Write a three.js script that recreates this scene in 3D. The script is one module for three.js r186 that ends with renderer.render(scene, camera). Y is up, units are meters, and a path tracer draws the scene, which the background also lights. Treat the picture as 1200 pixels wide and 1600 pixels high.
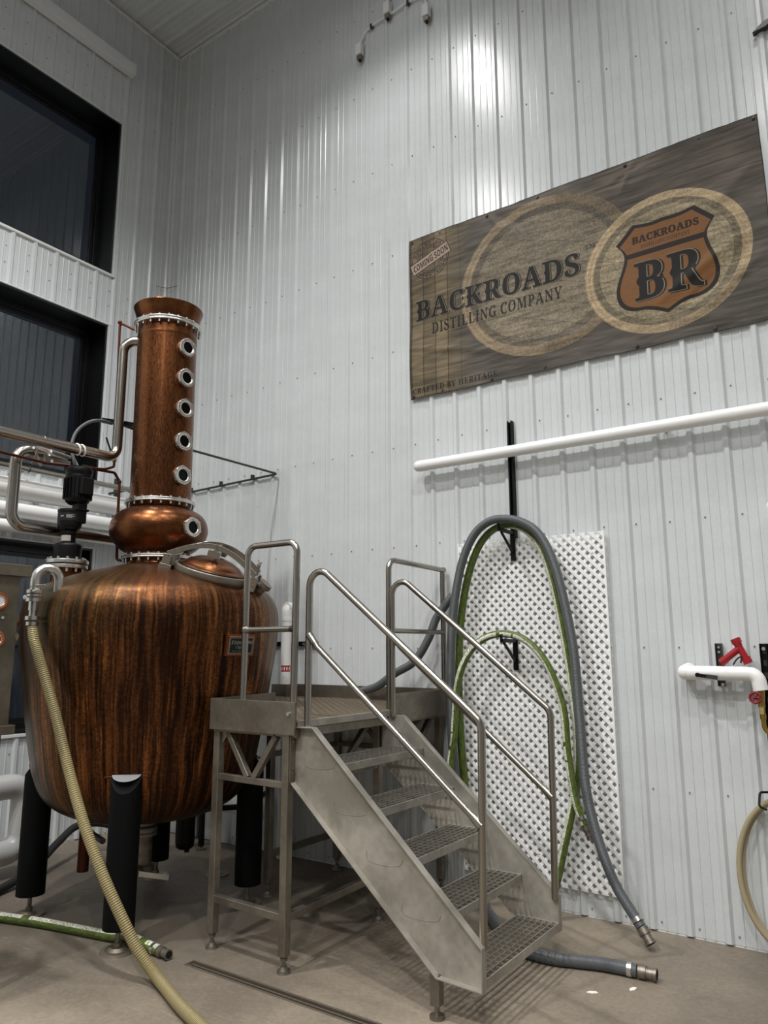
import * as THREE from 'three';
import { mergeGeometries } from 'three/addons/utils/BufferGeometryUtils.js';
import { RoundedBoxGeometry } from 'three/addons/geometries/RoundedBoxGeometry.js';

// ---------------------------------------------------------------- camera, sky, lamps, exposure
const scene = new THREE.Scene();
scene.background = new THREE.Color(0.0035, 0.004, 0.0055);          // night outside the windows
const camera = new THREE.PerspectiveCamera(68.98, 1200 / 1600, 0.05, 60);
camera.position.set(6.745, 1.78, 5.27);
camera.rotation.order = 'YXZ';
camera.rotation.set(0.18278, 0.60689, -0.0026);
const renderer = new THREE.WebGLRenderer({ antialias: true });
renderer.toneMapping = THREE.LinearToneMapping;
renderer.toneMappingExposure = 3.3;
renderer.shadowMap.enabled = true;
const LAMP_Y = 8.38;
const LAMPS = [                                                     // x, z, candela, half angle of the beam
  [2.4, 3.9, 24], [3.6, 6.9, 26], [3.4, 1.5, 6], [6.3, 3.9, 12], [6.6, 1.6, 3],
  [0.9, 6.9, 7], [6.6, 7.0, 14], [9.2, 3.9, 6], [9.4, 7.2, 6], [3.6, 10.2, 9], [7.9, 9.3, 16, 1.34],
];
for (const [x, z, power, cone = 1.18] of LAMPS) {
  const l = new THREE.SpotLight(new THREE.Color(1, 0.99, 0.975), power, 0, cone, 0.8, 2);
  l.position.set(x, LAMP_Y - 0.12, z); l.target.position.set(x, 0, z); l.name = 'high_bay_light';
  l.castShadow = true; l.shadow.radius = 5.5; l.shadow.mapSize.set(2048, 2048);
  scene.add(l, l.target);
}

// ---------------------------------------------------------------- helpers
let seed = 20240611;
const rnd = () => { seed = (seed * 1664525 + 1013904223) >>> 0; return seed / 4294967296; };
const V = (x, y, z) => new THREE.Vector3(x, y, z);
const PI = Math.PI;
const taken = {};
function numbered(n) { const k = taken[n] = (taken[n] ?? -1) + 1; return k ? n + '_' + String(k).padStart(3, '0') : n; }
function tag(o, label, category, group) { o.userData.label = label; o.userData.category = category; if (group) o.userData.group = group; return o; }
function thing(name, label, category, p = [0, 0, 0], group) {
  const o = new THREE.Group(); o.name = numbered(name); o.position.set(...p); scene.add(o);
  return tag(o, label, category, group);
}
function structure(name) { const o = new THREE.Group(); o.name = name; o.userData.kind = 'structure'; scene.add(o); return o; }
function boxUV(g) {                                                 // box projection in metres
  if (g.index) g = g.toNonIndexed();
  const p = g.attributes.position, n = g.attributes.normal, uv = new Float32Array(p.count * 2);
  for (let i = 0; i < p.count; i++) {
    const ax = Math.abs(n.getX(i)), ay = Math.abs(n.getY(i)), az = Math.abs(n.getZ(i));
    let u, v;
    if (ay >= ax && ay >= az) { u = p.getX(i); v = p.getZ(i); } else if (ax >= az) { u = p.getZ(i); v = p.getY(i); } else { u = p.getX(i); v = p.getY(i); }
    uv[2 * i] = u; uv[2 * i + 1] = v;
  }
  g.setAttribute('uv', new THREE.BufferAttribute(uv, 2));
  return g;
}
function clean(g) {
  if (g.index) g = g.toNonIndexed();
  for (const k of Object.keys(g.attributes)) if (!['position', 'normal', 'uv'].includes(k)) g.deleteAttribute(k);
  if (!g.attributes.uv) g.setAttribute('uv', new THREE.BufferAttribute(new Float32Array(g.attributes.position.count * 2), 2));
  g.morphAttributes = {}; g.groups = [];
  return g;
}
function merge(list) { return list.length === 1 ? clean(list[0]) : mergeGeometries(list.map(clean)); }
function part(parent, name, geo, mat, extra) {
  const m = new THREE.Mesh(Array.isArray(geo) ? merge(geo) : geo, mat);
  m.name = parent === scene ? numbered(name) : name;
  if (extra) Object.assign(m.userData, extra);
  parent.add(m);
  return m;
}
const each = (parent, name, list, mat) => list.map((g) => part(parent, name, g, mat));
const STUFF = { kind: 'stuff' };
function bx(x0, x1, y0, y1, z0, z1, r = 0.003) {
  const w = x1 - x0, h = y1 - y0, d = z1 - z0, k = Math.min(r, w / 2.2, h / 2.2, d / 2.2);
  const g = k > 0.0008 ? new RoundedBoxGeometry(w, h, d, 1, k) : new THREE.BoxGeometry(w, h, d);
  g.translate((x0 + x1) / 2, (y0 + y1) / 2, (z0 + z1) / 2);
  return boxUV(g);
}
function basis(dir, upHint = V(0, 1, 0)) {                          // matrix whose Y runs along dir
  const y = dir.clone().normalize();
  let h = upHint; if (Math.abs(y.dot(h)) > 0.97) h = V(1, 0, 0.02);
  const x = h.clone().cross(y).normalize(), z = x.clone().cross(y);
  return new THREE.Matrix4().makeBasis(x, y, z);
}
function bar(a, b, w, d = w, hint) {                                // square bar from a to b
  const A = V(...a), B = V(...b), L = A.distanceTo(B);
  const g = boxUV(new RoundedBoxGeometry(w, L, d, 1, Math.min(w, d) * 0.1));
  g.applyMatrix4(basis(B.clone().sub(A), hint ? V(...hint) : undefined));
  const m = A.add(B).multiplyScalar(0.5);
  return g.translate(m.x, m.y, m.z);
}
function rod(a, b, r0, r1 = r0, n = 14) {
  const A = V(...a), B = V(...b), L = A.distanceTo(B);
  const g = new THREE.CylinderGeometry(r1, r0, L, n, 1);
  g.applyMatrix4(basis(B.clone().sub(A)));
  const m = A.add(B).multiplyScalar(0.5);
  return clean(g.translate(m.x, m.y, m.z));
}
function disc(x, y, z, r, h, n = 28, r2 = r) { return clean(new THREE.CylinderGeometry(r2, r, h, n, 1).translate(x, y, z)); }
function torus(r, t, n = 40, m = 10) { return clean(new THREE.TorusGeometry(r, t, m, n)); }
function sphere(x, y, z, r, n = 14) { return clean(new THREE.SphereGeometry(r, n, Math.max(8, n >> 1)).translate(x, y, z)); }
function at(g, p, dir) { if (dir) g.applyMatrix4(basis(V(...dir))); return g.translate(...p); }
function filletPath(pts, R, k = 7) {                                // corners rounded with radius R
  const P = pts.map((p) => V(...p)), out = [P[0].clone()];
  for (let i = 1; i < P.length - 1; i++) {
    const a = P[i - 1].clone().sub(P[i]), b = P[i + 1].clone().sub(P[i]);
    const la = a.length(), lb = b.length(); a.normalize(); b.normalize();
    const ang = Math.acos(THREE.MathUtils.clamp(a.dot(b), -1, 1));
    if (ang > 3.1) { out.push(P[i].clone()); continue; }
    const t = Math.min(R / Math.tan(ang / 2), la * 0.49, lb * 0.49), rr = t * Math.tan(ang / 2);
    const bis = a.clone().add(b).normalize(), c = P[i].clone().addScaledVector(bis, rr / Math.sin(ang / 2));
    const s = P[i].clone().addScaledVector(a, t).sub(c), e = P[i].clone().addScaledVector(b, t).sub(c);
    const axis = s.clone().cross(e).normalize(), tot = s.angleTo(e);
    for (let j = 0; j <= k; j++) out.push(s.clone().applyAxisAngle(axis, (tot * j) / k).add(c));
  }
  out.push(P[P.length - 1].clone());
  return out;
}
function smoothPath(pts, n) { return new THREE.CatmullRomCurve3(pts.map((p) => V(...p)), false, 'centripetal').getSpacedPoints(n); }
function sweep(path, r, n = 14, roll = 0, caps = true, startNormal) { // round tube along points, u around 0..1, v metres
  const pos = [], nor = [], uv = [], idx = [];
  let N = null, len = 0;
  for (let i = 0; i < path.length; i++) {
    const T = (i === 0 ? path[1].clone().sub(path[0]) : i === path.length - 1 ? path[i].clone().sub(path[i - 1]) : path[i + 1].clone().sub(path[i - 1])).normalize();
    if (!N) { N = startNormal ? V(...startNormal) : Math.abs(T.y) > 0.9 ? V(1, 0, 0) : V(0, 1, 0); }
    N.addScaledVector(T, -N.dot(T)).normalize();
    const B = T.clone().cross(N);
    if (i) len += path[i].distanceTo(path[i - 1]);
    const rr = typeof r === 'function' ? r(len) : r;
    for (let j = 0; j <= n; j++) {
      const a = (j / n) * 2 * PI + (typeof roll === 'function' ? roll(len) : roll), c = Math.cos(a), s = Math.sin(a);
      const d = N.clone().multiplyScalar(c).addScaledVector(B, s);
      pos.push(path[i].x + d.x * rr, path[i].y + d.y * rr, path[i].z + d.z * rr); nor.push(d.x, d.y, d.z); uv.push(j / n, len);
    }
  }
  const m = n + 1;
  for (let i = 0; i < path.length - 1; i++) for (let j = 0; j < n; j++) {
    const a = i * m + j, b = a + 1, c = a + m, d = c + 1;
    idx.push(a, b, d, a, d, c);
  }
  const g = new THREE.BufferGeometry();
  if (caps) for (const e of [0, path.length - 1]) {
    const T = (e ? path[e].clone().sub(path[e - 1]) : path[0].clone().sub(path[1])).normalize();
    const base = pos.length / 3;
    pos.push(path[e].x, path[e].y, path[e].z); nor.push(T.x, T.y, T.z); uv.push(0.5, 0);
    for (let j = 0; j <= n; j++) { const q = (e * m + j) * 3; pos.push(pos[q], pos[q + 1], pos[q + 2]); nor.push(T.x, T.y, T.z); uv.push(0.5, 0); }
    for (let j = 0; j < n; j++) e ? idx.push(base, base + 1 + j, base + 2 + j) : idx.push(base, base + 2 + j, base + 1 + j);
  }
  g.setAttribute('position', new THREE.Float32BufferAttribute(pos, 3));
  g.setAttribute('normal', new THREE.Float32BufferAttribute(nor, 3));
  g.setAttribute('uv', new THREE.Float32BufferAttribute(uv, 2));
  g.setIndex(idx);
  return clean(g);
}
const pipe = (pts, r, R = r * 2, n = 16) => sweep(filletPath(pts, R), r, n);
const hose = (pts, r, n = 80, seg = 14, roll = 0, sn) => sweep(smoothPath(pts, n), r, seg, roll, true, sn);
function lathe(profile, n = 64, smooth = false, count = 60) {
  let P = profile.map((p) => new THREE.Vector2(p[0], p[1]));
  if (smooth) P = new THREE.SplineCurve(P).getSpacedPoints(count).map((p) => new THREE.Vector2(Math.max(p.x, 0), p.y));
  return clean(new THREE.LatheGeometry(P, n));
}
function plate(points, t, holes = []) {                             // polygon in x,y extruded t along +z
  const s = new THREE.Shape(points.map((p) => new THREE.Vector2(...p)));
  for (const h of holes) s.holes.push(new THREE.Path(h.map((p) => new THREE.Vector2(...p))));
  return boxUV(new THREE.ExtrudeGeometry(s, { depth: t, bevelEnabled: false }));
}
function roundRect(x0, y0, x1, y1, r, k = 5) {
  const out = [];
  for (const [cx, cy, a0] of [[x1 - r, y1 - r, 0], [x0 + r, y1 - r, 1], [x0 + r, y0 + r, 2], [x1 - r, y0 + r, 3]])
    for (let i = 0; i <= k; i++) { const a = (a0 + i / k) * PI / 2; out.push([cx + r * Math.cos(a), cy + r * Math.sin(a)]); }
  return out;
}

// ---------------------------------------------------------------- procedural textures
function hash(x, y, s) { let h = (x * 374761393 + y * 668265263 + s * 974634777) | 0; h = Math.imul(h ^ (h >>> 13), 1274126177); return ((h ^ (h >>> 16)) >>> 0) / 4294967296; }
function noise(x, y, px, py, s) {                                   // value noise with periods px, py
  const xi = Math.floor(x), yi = Math.floor(y); let fx = x - xi, fy = y - yi;
  fx = fx * fx * (3 - 2 * fx); fy = fy * fy * (3 - 2 * fy);
  const X0 = ((xi % px) + px) % px, X1 = (X0 + 1) % px, Y0 = ((yi % py) + py) % py, Y1 = (Y0 + 1) % py;
  const a = hash(X0, Y0, s), b = hash(X1, Y0, s), c = hash(X0, Y1, s), d = hash(X1, Y1, s);
  return a + (b - a) * fx + (c - a) * fy + (a - b - c + d) * fx * fy;
}
function fbm(u, v, fx, fy, oct, s) { let t = 0, w = 0.5, n = 0; for (let i = 0; i < oct; i++) { t += w * noise(u * fx, v * fy, fx, fy, s + i * 17); n += w; fx *= 2; fy *= 2; w *= 0.5; } return t / n; }
function dataTexture(w, h, fn, srgb, repeat) {
  const d = new Uint8Array(w * h * 4), c = [0, 0, 0];
  for (let y = 0; y < h; y++) for (let x = 0; x < w; x++) {
    fn(x / w, y / h, c); const i = (y * w + x) * 4;
    d[i] = Math.max(0, Math.min(255, c[0])); d[i + 1] = Math.max(0, Math.min(255, c[1])); d[i + 2] = Math.max(0, Math.min(255, c[2])); d[i + 3] = 255;
  }
  const t = new THREE.DataTexture(d, w, h, THREE.RGBAFormat);
  t.magFilter = THREE.LinearFilter; t.minFilter = THREE.LinearMipmapLinearFilter; t.generateMipmaps = true;
  t.wrapS = t.wrapT = THREE.RepeatWrapping;
  if (srgb) t.colorSpace = THREE.SRGBColorSpace;
  if (repeat) t.repeat.set(...repeat);
  t.needsUpdate = true;
  return t;
}
const mix = (a, b, t) => a + (b - a) * Math.max(0, Math.min(1, t));
const mix3 = (c, a, b, t) => { c[0] = mix(a[0], b[0], t); c[1] = mix(a[1], b[1], t); c[2] = mix(a[2], b[2], t); };
const grey = (c, v) => { c[0] = c[1] = c[2] = v; };
const std = (o) => new THREE.MeshStandardMaterial(o);

const potTex = dataTexture(2048, 1024, (u, v, c) => {               // long vertical drips of patina round the pot
  const w = u + 0.007 * (fbm(u, v, 26, 12, 4, 5) - 0.5);
  let str = 0, amp = 0; for (let k = 0; k < 5; k++) { const f = 140 * 1.62 ** k | 0, q = 0.92 ** k; str += q * noise(w * f, v * (6 + 2 * k), f, 6 + 2 * k, 400 + k); amp += q; }
  const fine = noise(w * 520, v * 14, 520, 14, 431), broad = fbm(u, v, 14, 4, 4, 37), speck = fbm(u, v, 420, 260, 2, 41);
  const s = 0.84 * (str / amp) + 0.16 * speck, mid = fine;
  mix3(c, [50, 29, 16], [128, 79, 42], (s - 0.38) * 3.9 + (broad - 0.5) * 0.95);
  const br = Math.max(0, s - 0.53) * Math.max(0, fine - 0.35) * Math.max(0, broad - 0.36) * 46;
  if (br > 0) mix3(c, [...c], [206, 142, 78], br);
  if (s < 0.41) mix3(c, [...c], [32, 18, 10], (0.41 - s) * 6);
  if (v > 0.70) { const q = Math.min(1, (v - 0.70) / 0.10) * 0.72; mix3(c, [...c], [100 + 34 * (speck - 0.5), 64 + 22 * (speck - 0.5), 36 + 12 * (speck - 0.5)], q); }
  const cool = fbm(u, v, 11, 2, 2, 71);                             // greenish streaks
  if (cool > 0.60) mix3(c, [...c], [74, 72, 48], (cool - 0.60) * 4 * mid);
}, true);
const potRough = dataTexture(1024, 512, (u, v, c) => { grey(c, 255 * (0.24 + 0.22 * fbm(u, v, 200, 4, 3, 3) + 0.10 * fbm(u, v, 20, 20, 2, 9))); });
const copperTex = dataTexture(1024, 1024, (u, v, c) => {            // brushed, mottled column copper
  const sp = fbm(u, v, 300, 300, 2, 61), br = fbm(u, v, 160, 5, 2, 67), bl = fbm(u, v, 5, 5, 4, 73);
  mix3(c, [76, 45, 26], [134, 83, 48], (sp - 0.5) * 1.3 + 0.5 + (br - 0.5) * 0.25 + (bl - 0.5) * 0.9);
}, true);
const copperRough = dataTexture(512, 512, (u, v, c) => { grey(c, 255 * (0.20 + 0.20 * fbm(u, v, 160, 160, 2, 13))); });
const steelTex = dataTexture(1024, 1024, (u, v, c) => {             // handled stainless steel
  const a = fbm(u, v, 5, 5, 4, 81), b = fbm(u, v, 40, 40, 3, 83);
  mix3(c, [150, 145, 136], [196, 191, 182], (a - 0.3) * 1.9 + (b - 0.5) * 0.5);
}, true);
const steelRough = dataTexture(512, 512, (u, v, c) => { grey(c, 255 * (0.34 + 0.22 * fbm(u, v, 7, 7, 4, 93) + 0.08 * fbm(u, v, 90, 90, 2, 95))); });
const floorTex = dataTexture(2048, 2048, (u, v, c) => {             // sealed concrete with wet marks and scuffs
  const a = fbm(u, v, 5, 5, 5, 101), b = fbm(u, v, 24, 24, 4, 103), g = fbm(u, v, 500, 500, 2, 107), s = fbm(u, v, 9, 4, 3, 109);
  mix3(c, [108, 99, 87], [150, 138, 121], (a - 0.28) * 1.7 + (b - 0.5) * 0.7 + (g - 0.5) * 0.45);
  if (s > 0.6) mix3(c, [...c], [80, 73, 65], (s - 0.6) * 3);
  const scr = fbm(u, v, 60, 900, 2, 113); if (scr > 0.80) mix3(c, [...c], [160, 152, 138], (scr - 0.80) * 4);
}, true);
const floorRough = dataTexture(1024, 1024, (u, v, c) => { grey(c, 255 * (0.42 + 0.3 * fbm(u, v, 7, 7, 4, 121) + 0.12 * fbm(u, v, 120, 120, 2, 123))); });
const paintTex = dataTexture(512, 512, (u, v, c) => { const b = 1 - 0.05 * fbm(u, v, 3, 6, 4, 131) - 0.02 * fbm(u, v, 120, 120, 1, 133); c[0] = 216 * b; c[1] = 220 * b; c[2] = 221 * b; }, true);
const ridgeTex = dataTexture(8, 64, (u, v, c) => { grey(c, 128 + 127 * Math.sin(v * 2 * PI)); });
const treadTex = dataTexture(256, 256, (u, v, c) => {               // raised bars of checker plate
  const k = (x, y, flip) => { let a = x - Math.floor(x) - 0.5, b = y - Math.floor(y) - 0.5; const p = (a + (flip ? b : -b)) * 0.7071, q = (a - (flip ? b : -b)) * 0.7071; return Math.max(0, 1 - (p * p) / 0.09 - (q * q) / 0.008); };
  grey(c, 255 * Math.max(k(u * 2, v * 2, 0), k(u * 2 + 0.5, v * 2 + 0.5, 0), k(u * 2 + 0.5, v * 2, 1), k(u * 2, v * 2 + 0.5, 1)));
});
const rep = (t, x, y) => { const q = t.clone(); q.repeat.set(x, y); q.needsUpdate = true; return q; };

const M = {
  wall: std({ map: paintTex, roughness: 0.25 }),
  white: std({ color: 0xe2e3e2, roughness: 0.38 }),
  rear: std({ color: 0x9a9c9d, roughness: 0.6 }),
  pvc: std({ color: 0xf0f0ee, roughness: 0.32 }),
  plastic: std({ color: 0xbdbdbb, roughness: 0.3 }),
  ceiling: std({ map: paintTex, roughness: 0.5 }),
  floor: std({ map: rep(floorTex, 0.125, 0.125), roughnessMap: rep(floorRough, 0.125, 0.125), roughness: 1 }),
  blackFrame: std({ color: 0x0b0b0d, roughness: 0.3 }),
  black: new THREE.MeshPhysicalMaterial({ color: 0x070708, roughness: 0.45, specularIntensity: 0.5 }),
  sleeve: new THREE.MeshPhysicalMaterial({ color: 0x040405, roughness: 0.75, specularIntensity: 0.35 }),
  rubber: std({ color: 0x1a1a1b, roughness: 0.6 }),
  glass: new THREE.MeshPhysicalMaterial({ color: 0xdfe6ea, transmission: 1, thickness: 0, roughness: 0.02, ior: 1.75 }),
  sight: new THREE.MeshPhysicalMaterial({ color: 0x050505, roughness: 0.2, specularIntensity: 0.35 }),
  pot: std({ map: potTex, roughnessMap: potRough, roughness: 1, metalness: 0.86, bumpMap: potRough, bumpScale: 0.0012 }),
  copper: std({ map: rep(copperTex, 2, 2), roughnessMap: rep(copperRough, 2, 2), roughness: 1, metalness: 0.9 }),
  copperPlain: std({ color: 0x8a4f2c, roughness: 0.38, metalness: 0.9 }),
  copperOld: std({ color: 0x5a2f20, roughness: 0.5, metalness: 0.8 }),
  brass: std({ color: 0xa88a45, roughness: 0.35, metalness: 0.95 }),
  steel: std({ color: 0xcfcac4, map: rep(steelTex, 1, 1), roughnessMap: rep(steelRough, 1.3, 1.3), roughness: 1, metalness: 0.92 }),
  satin: std({ color: 0xf6f6f4, map: rep(steelTex, 0.8, 0.8), roughnessMap: rep(steelRough, 1, 1), roughness: 1.15, metalness: 0.6 }),
  tube: std({ color: 0xa39e96, roughness: 0.24, metalness: 1 }),
  bright: std({ color: 0xcfcdc8, roughness: 0.26, metalness: 0.95 }),
  bare: std({ color: 0xb8b9bb, roughness: 0.55 }),
  screw: std({ color: 0x85888a, roughness: 0.4 }),
  weld: std({ color: 0x8a8175, roughness: 0.6, metalness: 0.5 }),
  grate: std({ color: 0xb4b0a8, roughness: 0.38, metalness: 0.9 }),
  cabinet: std({ color: 0x9c968a, map: rep(steelTex, 1, 1), roughness: 0.5, metalness: 0.7 }),
  pad: std({ color: 0x8b8173, roughness: 0.5, metalness: 0.8 }),
  tread: std({ color: 0xcabfb0, map: rep(steelTex, 1, 1), roughnessMap: rep(steelRough, 1, 1), roughness: 1.1, metalness: 0.75, bumpMap: rep(treadTex, 10, 10), bumpScale: 0.005 }),
  galv: std({ color: 0x54524e, roughness: 0.45, metalness: 0.85 }),
  lattice: std({ color: 0xf4f4f2, roughness: 0.42 }),
  tanHose: std({ color: 0x90835b, roughness: 0.34, bumpMap: rep(ridgeTex, 1, 78), bumpScale: 0.004 }),
  tanPlain: std({ color: 0xa09274, roughness: 0.45 }),
  greyHose: std({ color: 0x56595c, roughness: 0.36, bumpMap: rep(ridgeTex, 1, 130), bumpScale: 0.0012 }),
  red: std({ color: 0x9c1420, roughness: 0.38 }),
  orange: std({ color: 0x9a4a1c, roughness: 0.5 }),
  dark: std({ color: 0x050505, roughness: 0.9 }),
  paper: std({ color: 0xe8e6dc, roughness: 0.8 }),
};
function stripeHose(base, blotch, wide = 0.17) {                                 // green hose with a printed white stripe
  const t = dataTexture(256, 512, (u, v, c) => {
    const n = fbm(u, v, 20, 40, 3, blotch), e = wide + 0.02 * (fbm(0, v, 2, 60, 2, blotch + 3) - 0.5);
    mix3(c, [66, 82, 30], [104, 122, 50], (n - 0.25) * 1.6);
    if (u < e) {
      const w = fbm(u, v, 30, 220, 2, blotch + 9), gap = noise(0.3, v * 18, 2, 18, blotch + 5) > 0.84;
      if (!gap) mix3(c, [222, 222, 206], [120, 128, 92], (w - 0.52) * 3.6);
    }
  }, true, [1, base]);
  return std({ map: t, roughness: 0.45, bumpMap: rep(ridgeTex, 1, 90), bumpScale: 0.0006 });
}

// ---------------------------------------------------------------- setting: ribbed steel walls
const RIB = 0.2286, ROOM_X = 12.5, ROOM_Z = 12.0, TOP = 9.06;
const ribProfile = (() => {                                         // one sheet, four ribs: offset along the wall, proud of the wall
  const p = [];
  for (let k = 0; k < 4; k++) {
    const o = k * RIB;
    p.push([o - 0.030, 0], [o - 0.0125, 0.019], [o + 0.0125, 0.019], [o + 0.030, 0]);
    for (const m of [0.083, 0.146]) p.push([o + m - 0.0085, 0], [o + m - 0.0035, 0.0038], [o + m + 0.0035, 0.0038], [o + m + 0.0085, 0]);
  }
  p.push([4 * RIB - 0.031, 0]);
  return p;
})();
function sheet(u0, u1, y0, y1, phase, flip) {                       // the strip of sheet between u0 and u1, y0 and y1
  const pts = [];
  const P = ribProfile.map(([u, w]) => [u + phase, w]);
  const val = (u) => { for (let i = 0; i < P.length - 1; i++) if (u >= P[i][0] && u <= P[i + 1][0]) { const t = (u - P[i][0]) / Math.max(1e-9, P[i + 1][0] - P[i][0]); return P[i][1] + t * (P[i + 1][1] - P[i][1]); } return 0; };
  pts.push([u0, val(u0)]); for (const q of P) if (q[0] > u0 + 1e-5 && q[0] < u1 - 1e-5) pts.push(q); pts.push([u1, val(u1)]);
  const pos = [], uv = [], idx = [];
  for (let i = 0; i < pts.length - 1; i++) {
    const [a, wa] = pts[i], [b, wb] = pts[i + 1], n = pos.length / 3;
    for (const [u, w, y] of [[a, wa, y0], [b, wb, y0], [b, wb, y1], [a, wa, y1]]) {
      if (flip) pos.push(w + 0.004, y, u); else pos.push(u, y, w + 0.004);
      uv.push(u, y);
    }
    if (flip) idx.push(n, n + 2, n + 1, n, n + 3, n + 2); else idx.push(n, n + 1, n + 2, n, n + 2, n + 3);
  }
  const g = new THREE.BufferGeometry();
  g.setAttribute('position', new THREE.Float32BufferAttribute(pos, 3)); g.setAttribute('uv', new THREE.Float32BufferAttribute(uv, 2)); g.setIndex(idx);
  g.computeVertexNormals();
  return g;
}
// right wall (z = 0)
const wallRight = structure('wall_right');
part(wallRight, 'wall_core', bx(-0.4, ROOM_X + 0.3, -0.2, TOP + 0.25, -0.3, 0.002, 0), M.white);
const SHEETW = 4 * RIB;
{
  const ph0 = 0.165 - RIB;                                           // a rib stands 16.5 cm from the corner
  for (let k = 0; k < 14; k++) {
    const ph = ph0 + k * SHEETW, u0 = Math.max(0.0, ph - 0.031), u1 = Math.min(ROOM_X, ph + SHEETW - 0.031);
    if (u1 - u0 > 0.05) part(wallRight, 'steel_panel', sheet(u0, u1, 0.012, TOP, ph, false), M.wall);
  }
  const heads = [];
  for (const h of [0.06, 0.87, 1.795, 2.645, 3.527, 4.42, 5.36, 6.305, 7.22, 8.12]) for (let x = 0.165 + 0.056; x < 7; x += RIB) {
    const g = new THREE.CylinderGeometry(0.0045, 0.0065, 0.007, 6); g.rotateX(PI / 2); g.translate(x, h + (rnd() - 0.5) * 0.012, 0.008);
    heads.push(g);
  }
  part(wallRight, 'screw_heads', heads, M.screw, STUFF);
}
// left wall (x = 0) with three windows one above the other
const WINDOWS = [[1.04, 2.795], [3.50, 5.225], [5.815, 7.66]], WZ0 = 0.778, WZ1 = 3.05;
const wallLeft = structure('wall_left');
{
  const core = [];
  core.push(bx(-0.3, 0.002, -0.2, TOP + 0.25, -0.3, WZ0, 0), bx(-0.3, 0.002, -0.2, TOP + 0.25, WZ1, ROOM_Z + 0.3, 0));
  let y = -0.2;
  for (const [a, b] of WINDOWS) { core.push(bx(-0.3, 0.002, y, a, WZ0, WZ1, 0)); y = b; }
  core.push(bx(-0.3, 0.002, y, TOP + 0.25, WZ0, WZ1, 0));
  part(wallLeft, 'wall_core', core, M.white);
  const ph0 = 0.19 * RIB;
  for (let k = 0; k < 6; k++) {
    const ph = ph0 + k * SHEETW, u0 = Math.max(0.0, ph - 0.031), u1 = ph + SHEETW - 0.031;
    const cut = [];
    if (u0 < WZ0) cut.push([u0, Math.min(u1, WZ0), 0.012, TOP]);
    if (u1 > WZ0 && u0 < WZ1) { let yy = 0.012; for (const [a, b] of [...WINDOWS, [TOP, 0]]) { cut.push([Math.max(u0, WZ0), Math.min(u1, WZ1), yy, a]); yy = b; } }
    if (u1 > WZ1) cut.push([Math.max(u0, WZ1), u1, 0.012, TOP]);
    part(wallLeft, 'steel_panel', cut.map((q) => sheet(...q, ph, true)), M.wall);
  }
  const heads = [];
  for (const h of [0.06, 0.87, 3.15, 3.3, 5.45, 5.62, 7.85, 8.1]) for (let z = ph0 + 0.056; z < 3.2; z += RIB) {
    const g = new THREE.CylinderGeometry(0.0045, 0.0065, 0.007, 6); g.rotateZ(-PI / 2); g.translate(0.008, h, z); heads.push(g);
  }
  part(wallLeft, 'screw_heads', heads, M.screw, STUFF);
}
// the walls behind the photographer, plain
part(structure('wall_rear'), 'wall_core', bx(-0.4, ROOM_X + 0.4, -0.2, TOP + 0.25, ROOM_Z, ROOM_Z + 0.3, 0), M.rear);
part(structure('wall_far_side'), 'wall_core', bx(ROOM_X, ROOM_X + 0.3, -0.2, TOP + 0.25, -0.3, ROOM_Z + 0.3, 0), M.rear);
// ceiling of the same sheets
const ceiling = structure('ceiling');
part(ceiling, 'ceiling_core', bx(-0.3, ROOM_X + 0.3, TOP + 0.03, TOP + 0.28, -0.3, ROOM_Z + 0.3, 0), M.white);
for (let k = 0; k < 13; k++) {
  const g = sheet(k * SHEETW, Math.min((k + 1) * SHEETW, ROOM_Z), 0, ROOM_X, k * SHEETW + 0.03, false);
  // sheet(x = along, y = long, z = proud): turn so that it runs along x and hangs below the roof
  const m = new THREE.Matrix4().makeBasis(V(0, 0, 1), V(1, 0, 0), V(0, -1, 0)); m.setPosition(0, TOP + 0.03, 0);
  g.applyMatrix4(m); { const ix = g.index.array; for (let i = 0; i < ix.length; i += 3) { const t = ix[i]; ix[i] = ix[i + 1]; ix[i + 1] = t; } g.computeVertexNormals(); }
  part(ceiling, 'steel_panel', g, M.ceiling);
}
for (const [n, g] of [['trim_1', bx(0, ROOM_X, TOP - 0.028, TOP - 0.004, 0, 0.034, 0.002)], ['trim_2', bx(0, 0.034, TOP - 0.028, TOP - 0.004, 0.034, ROOM_Z, 0.002)], ['trim_3', bx(0, 0.03, 0.012, TOP - 0.03, 0, 0.03, 0.002)]])
  part(structure(n), 'angle_trim', g, M.white);
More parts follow.
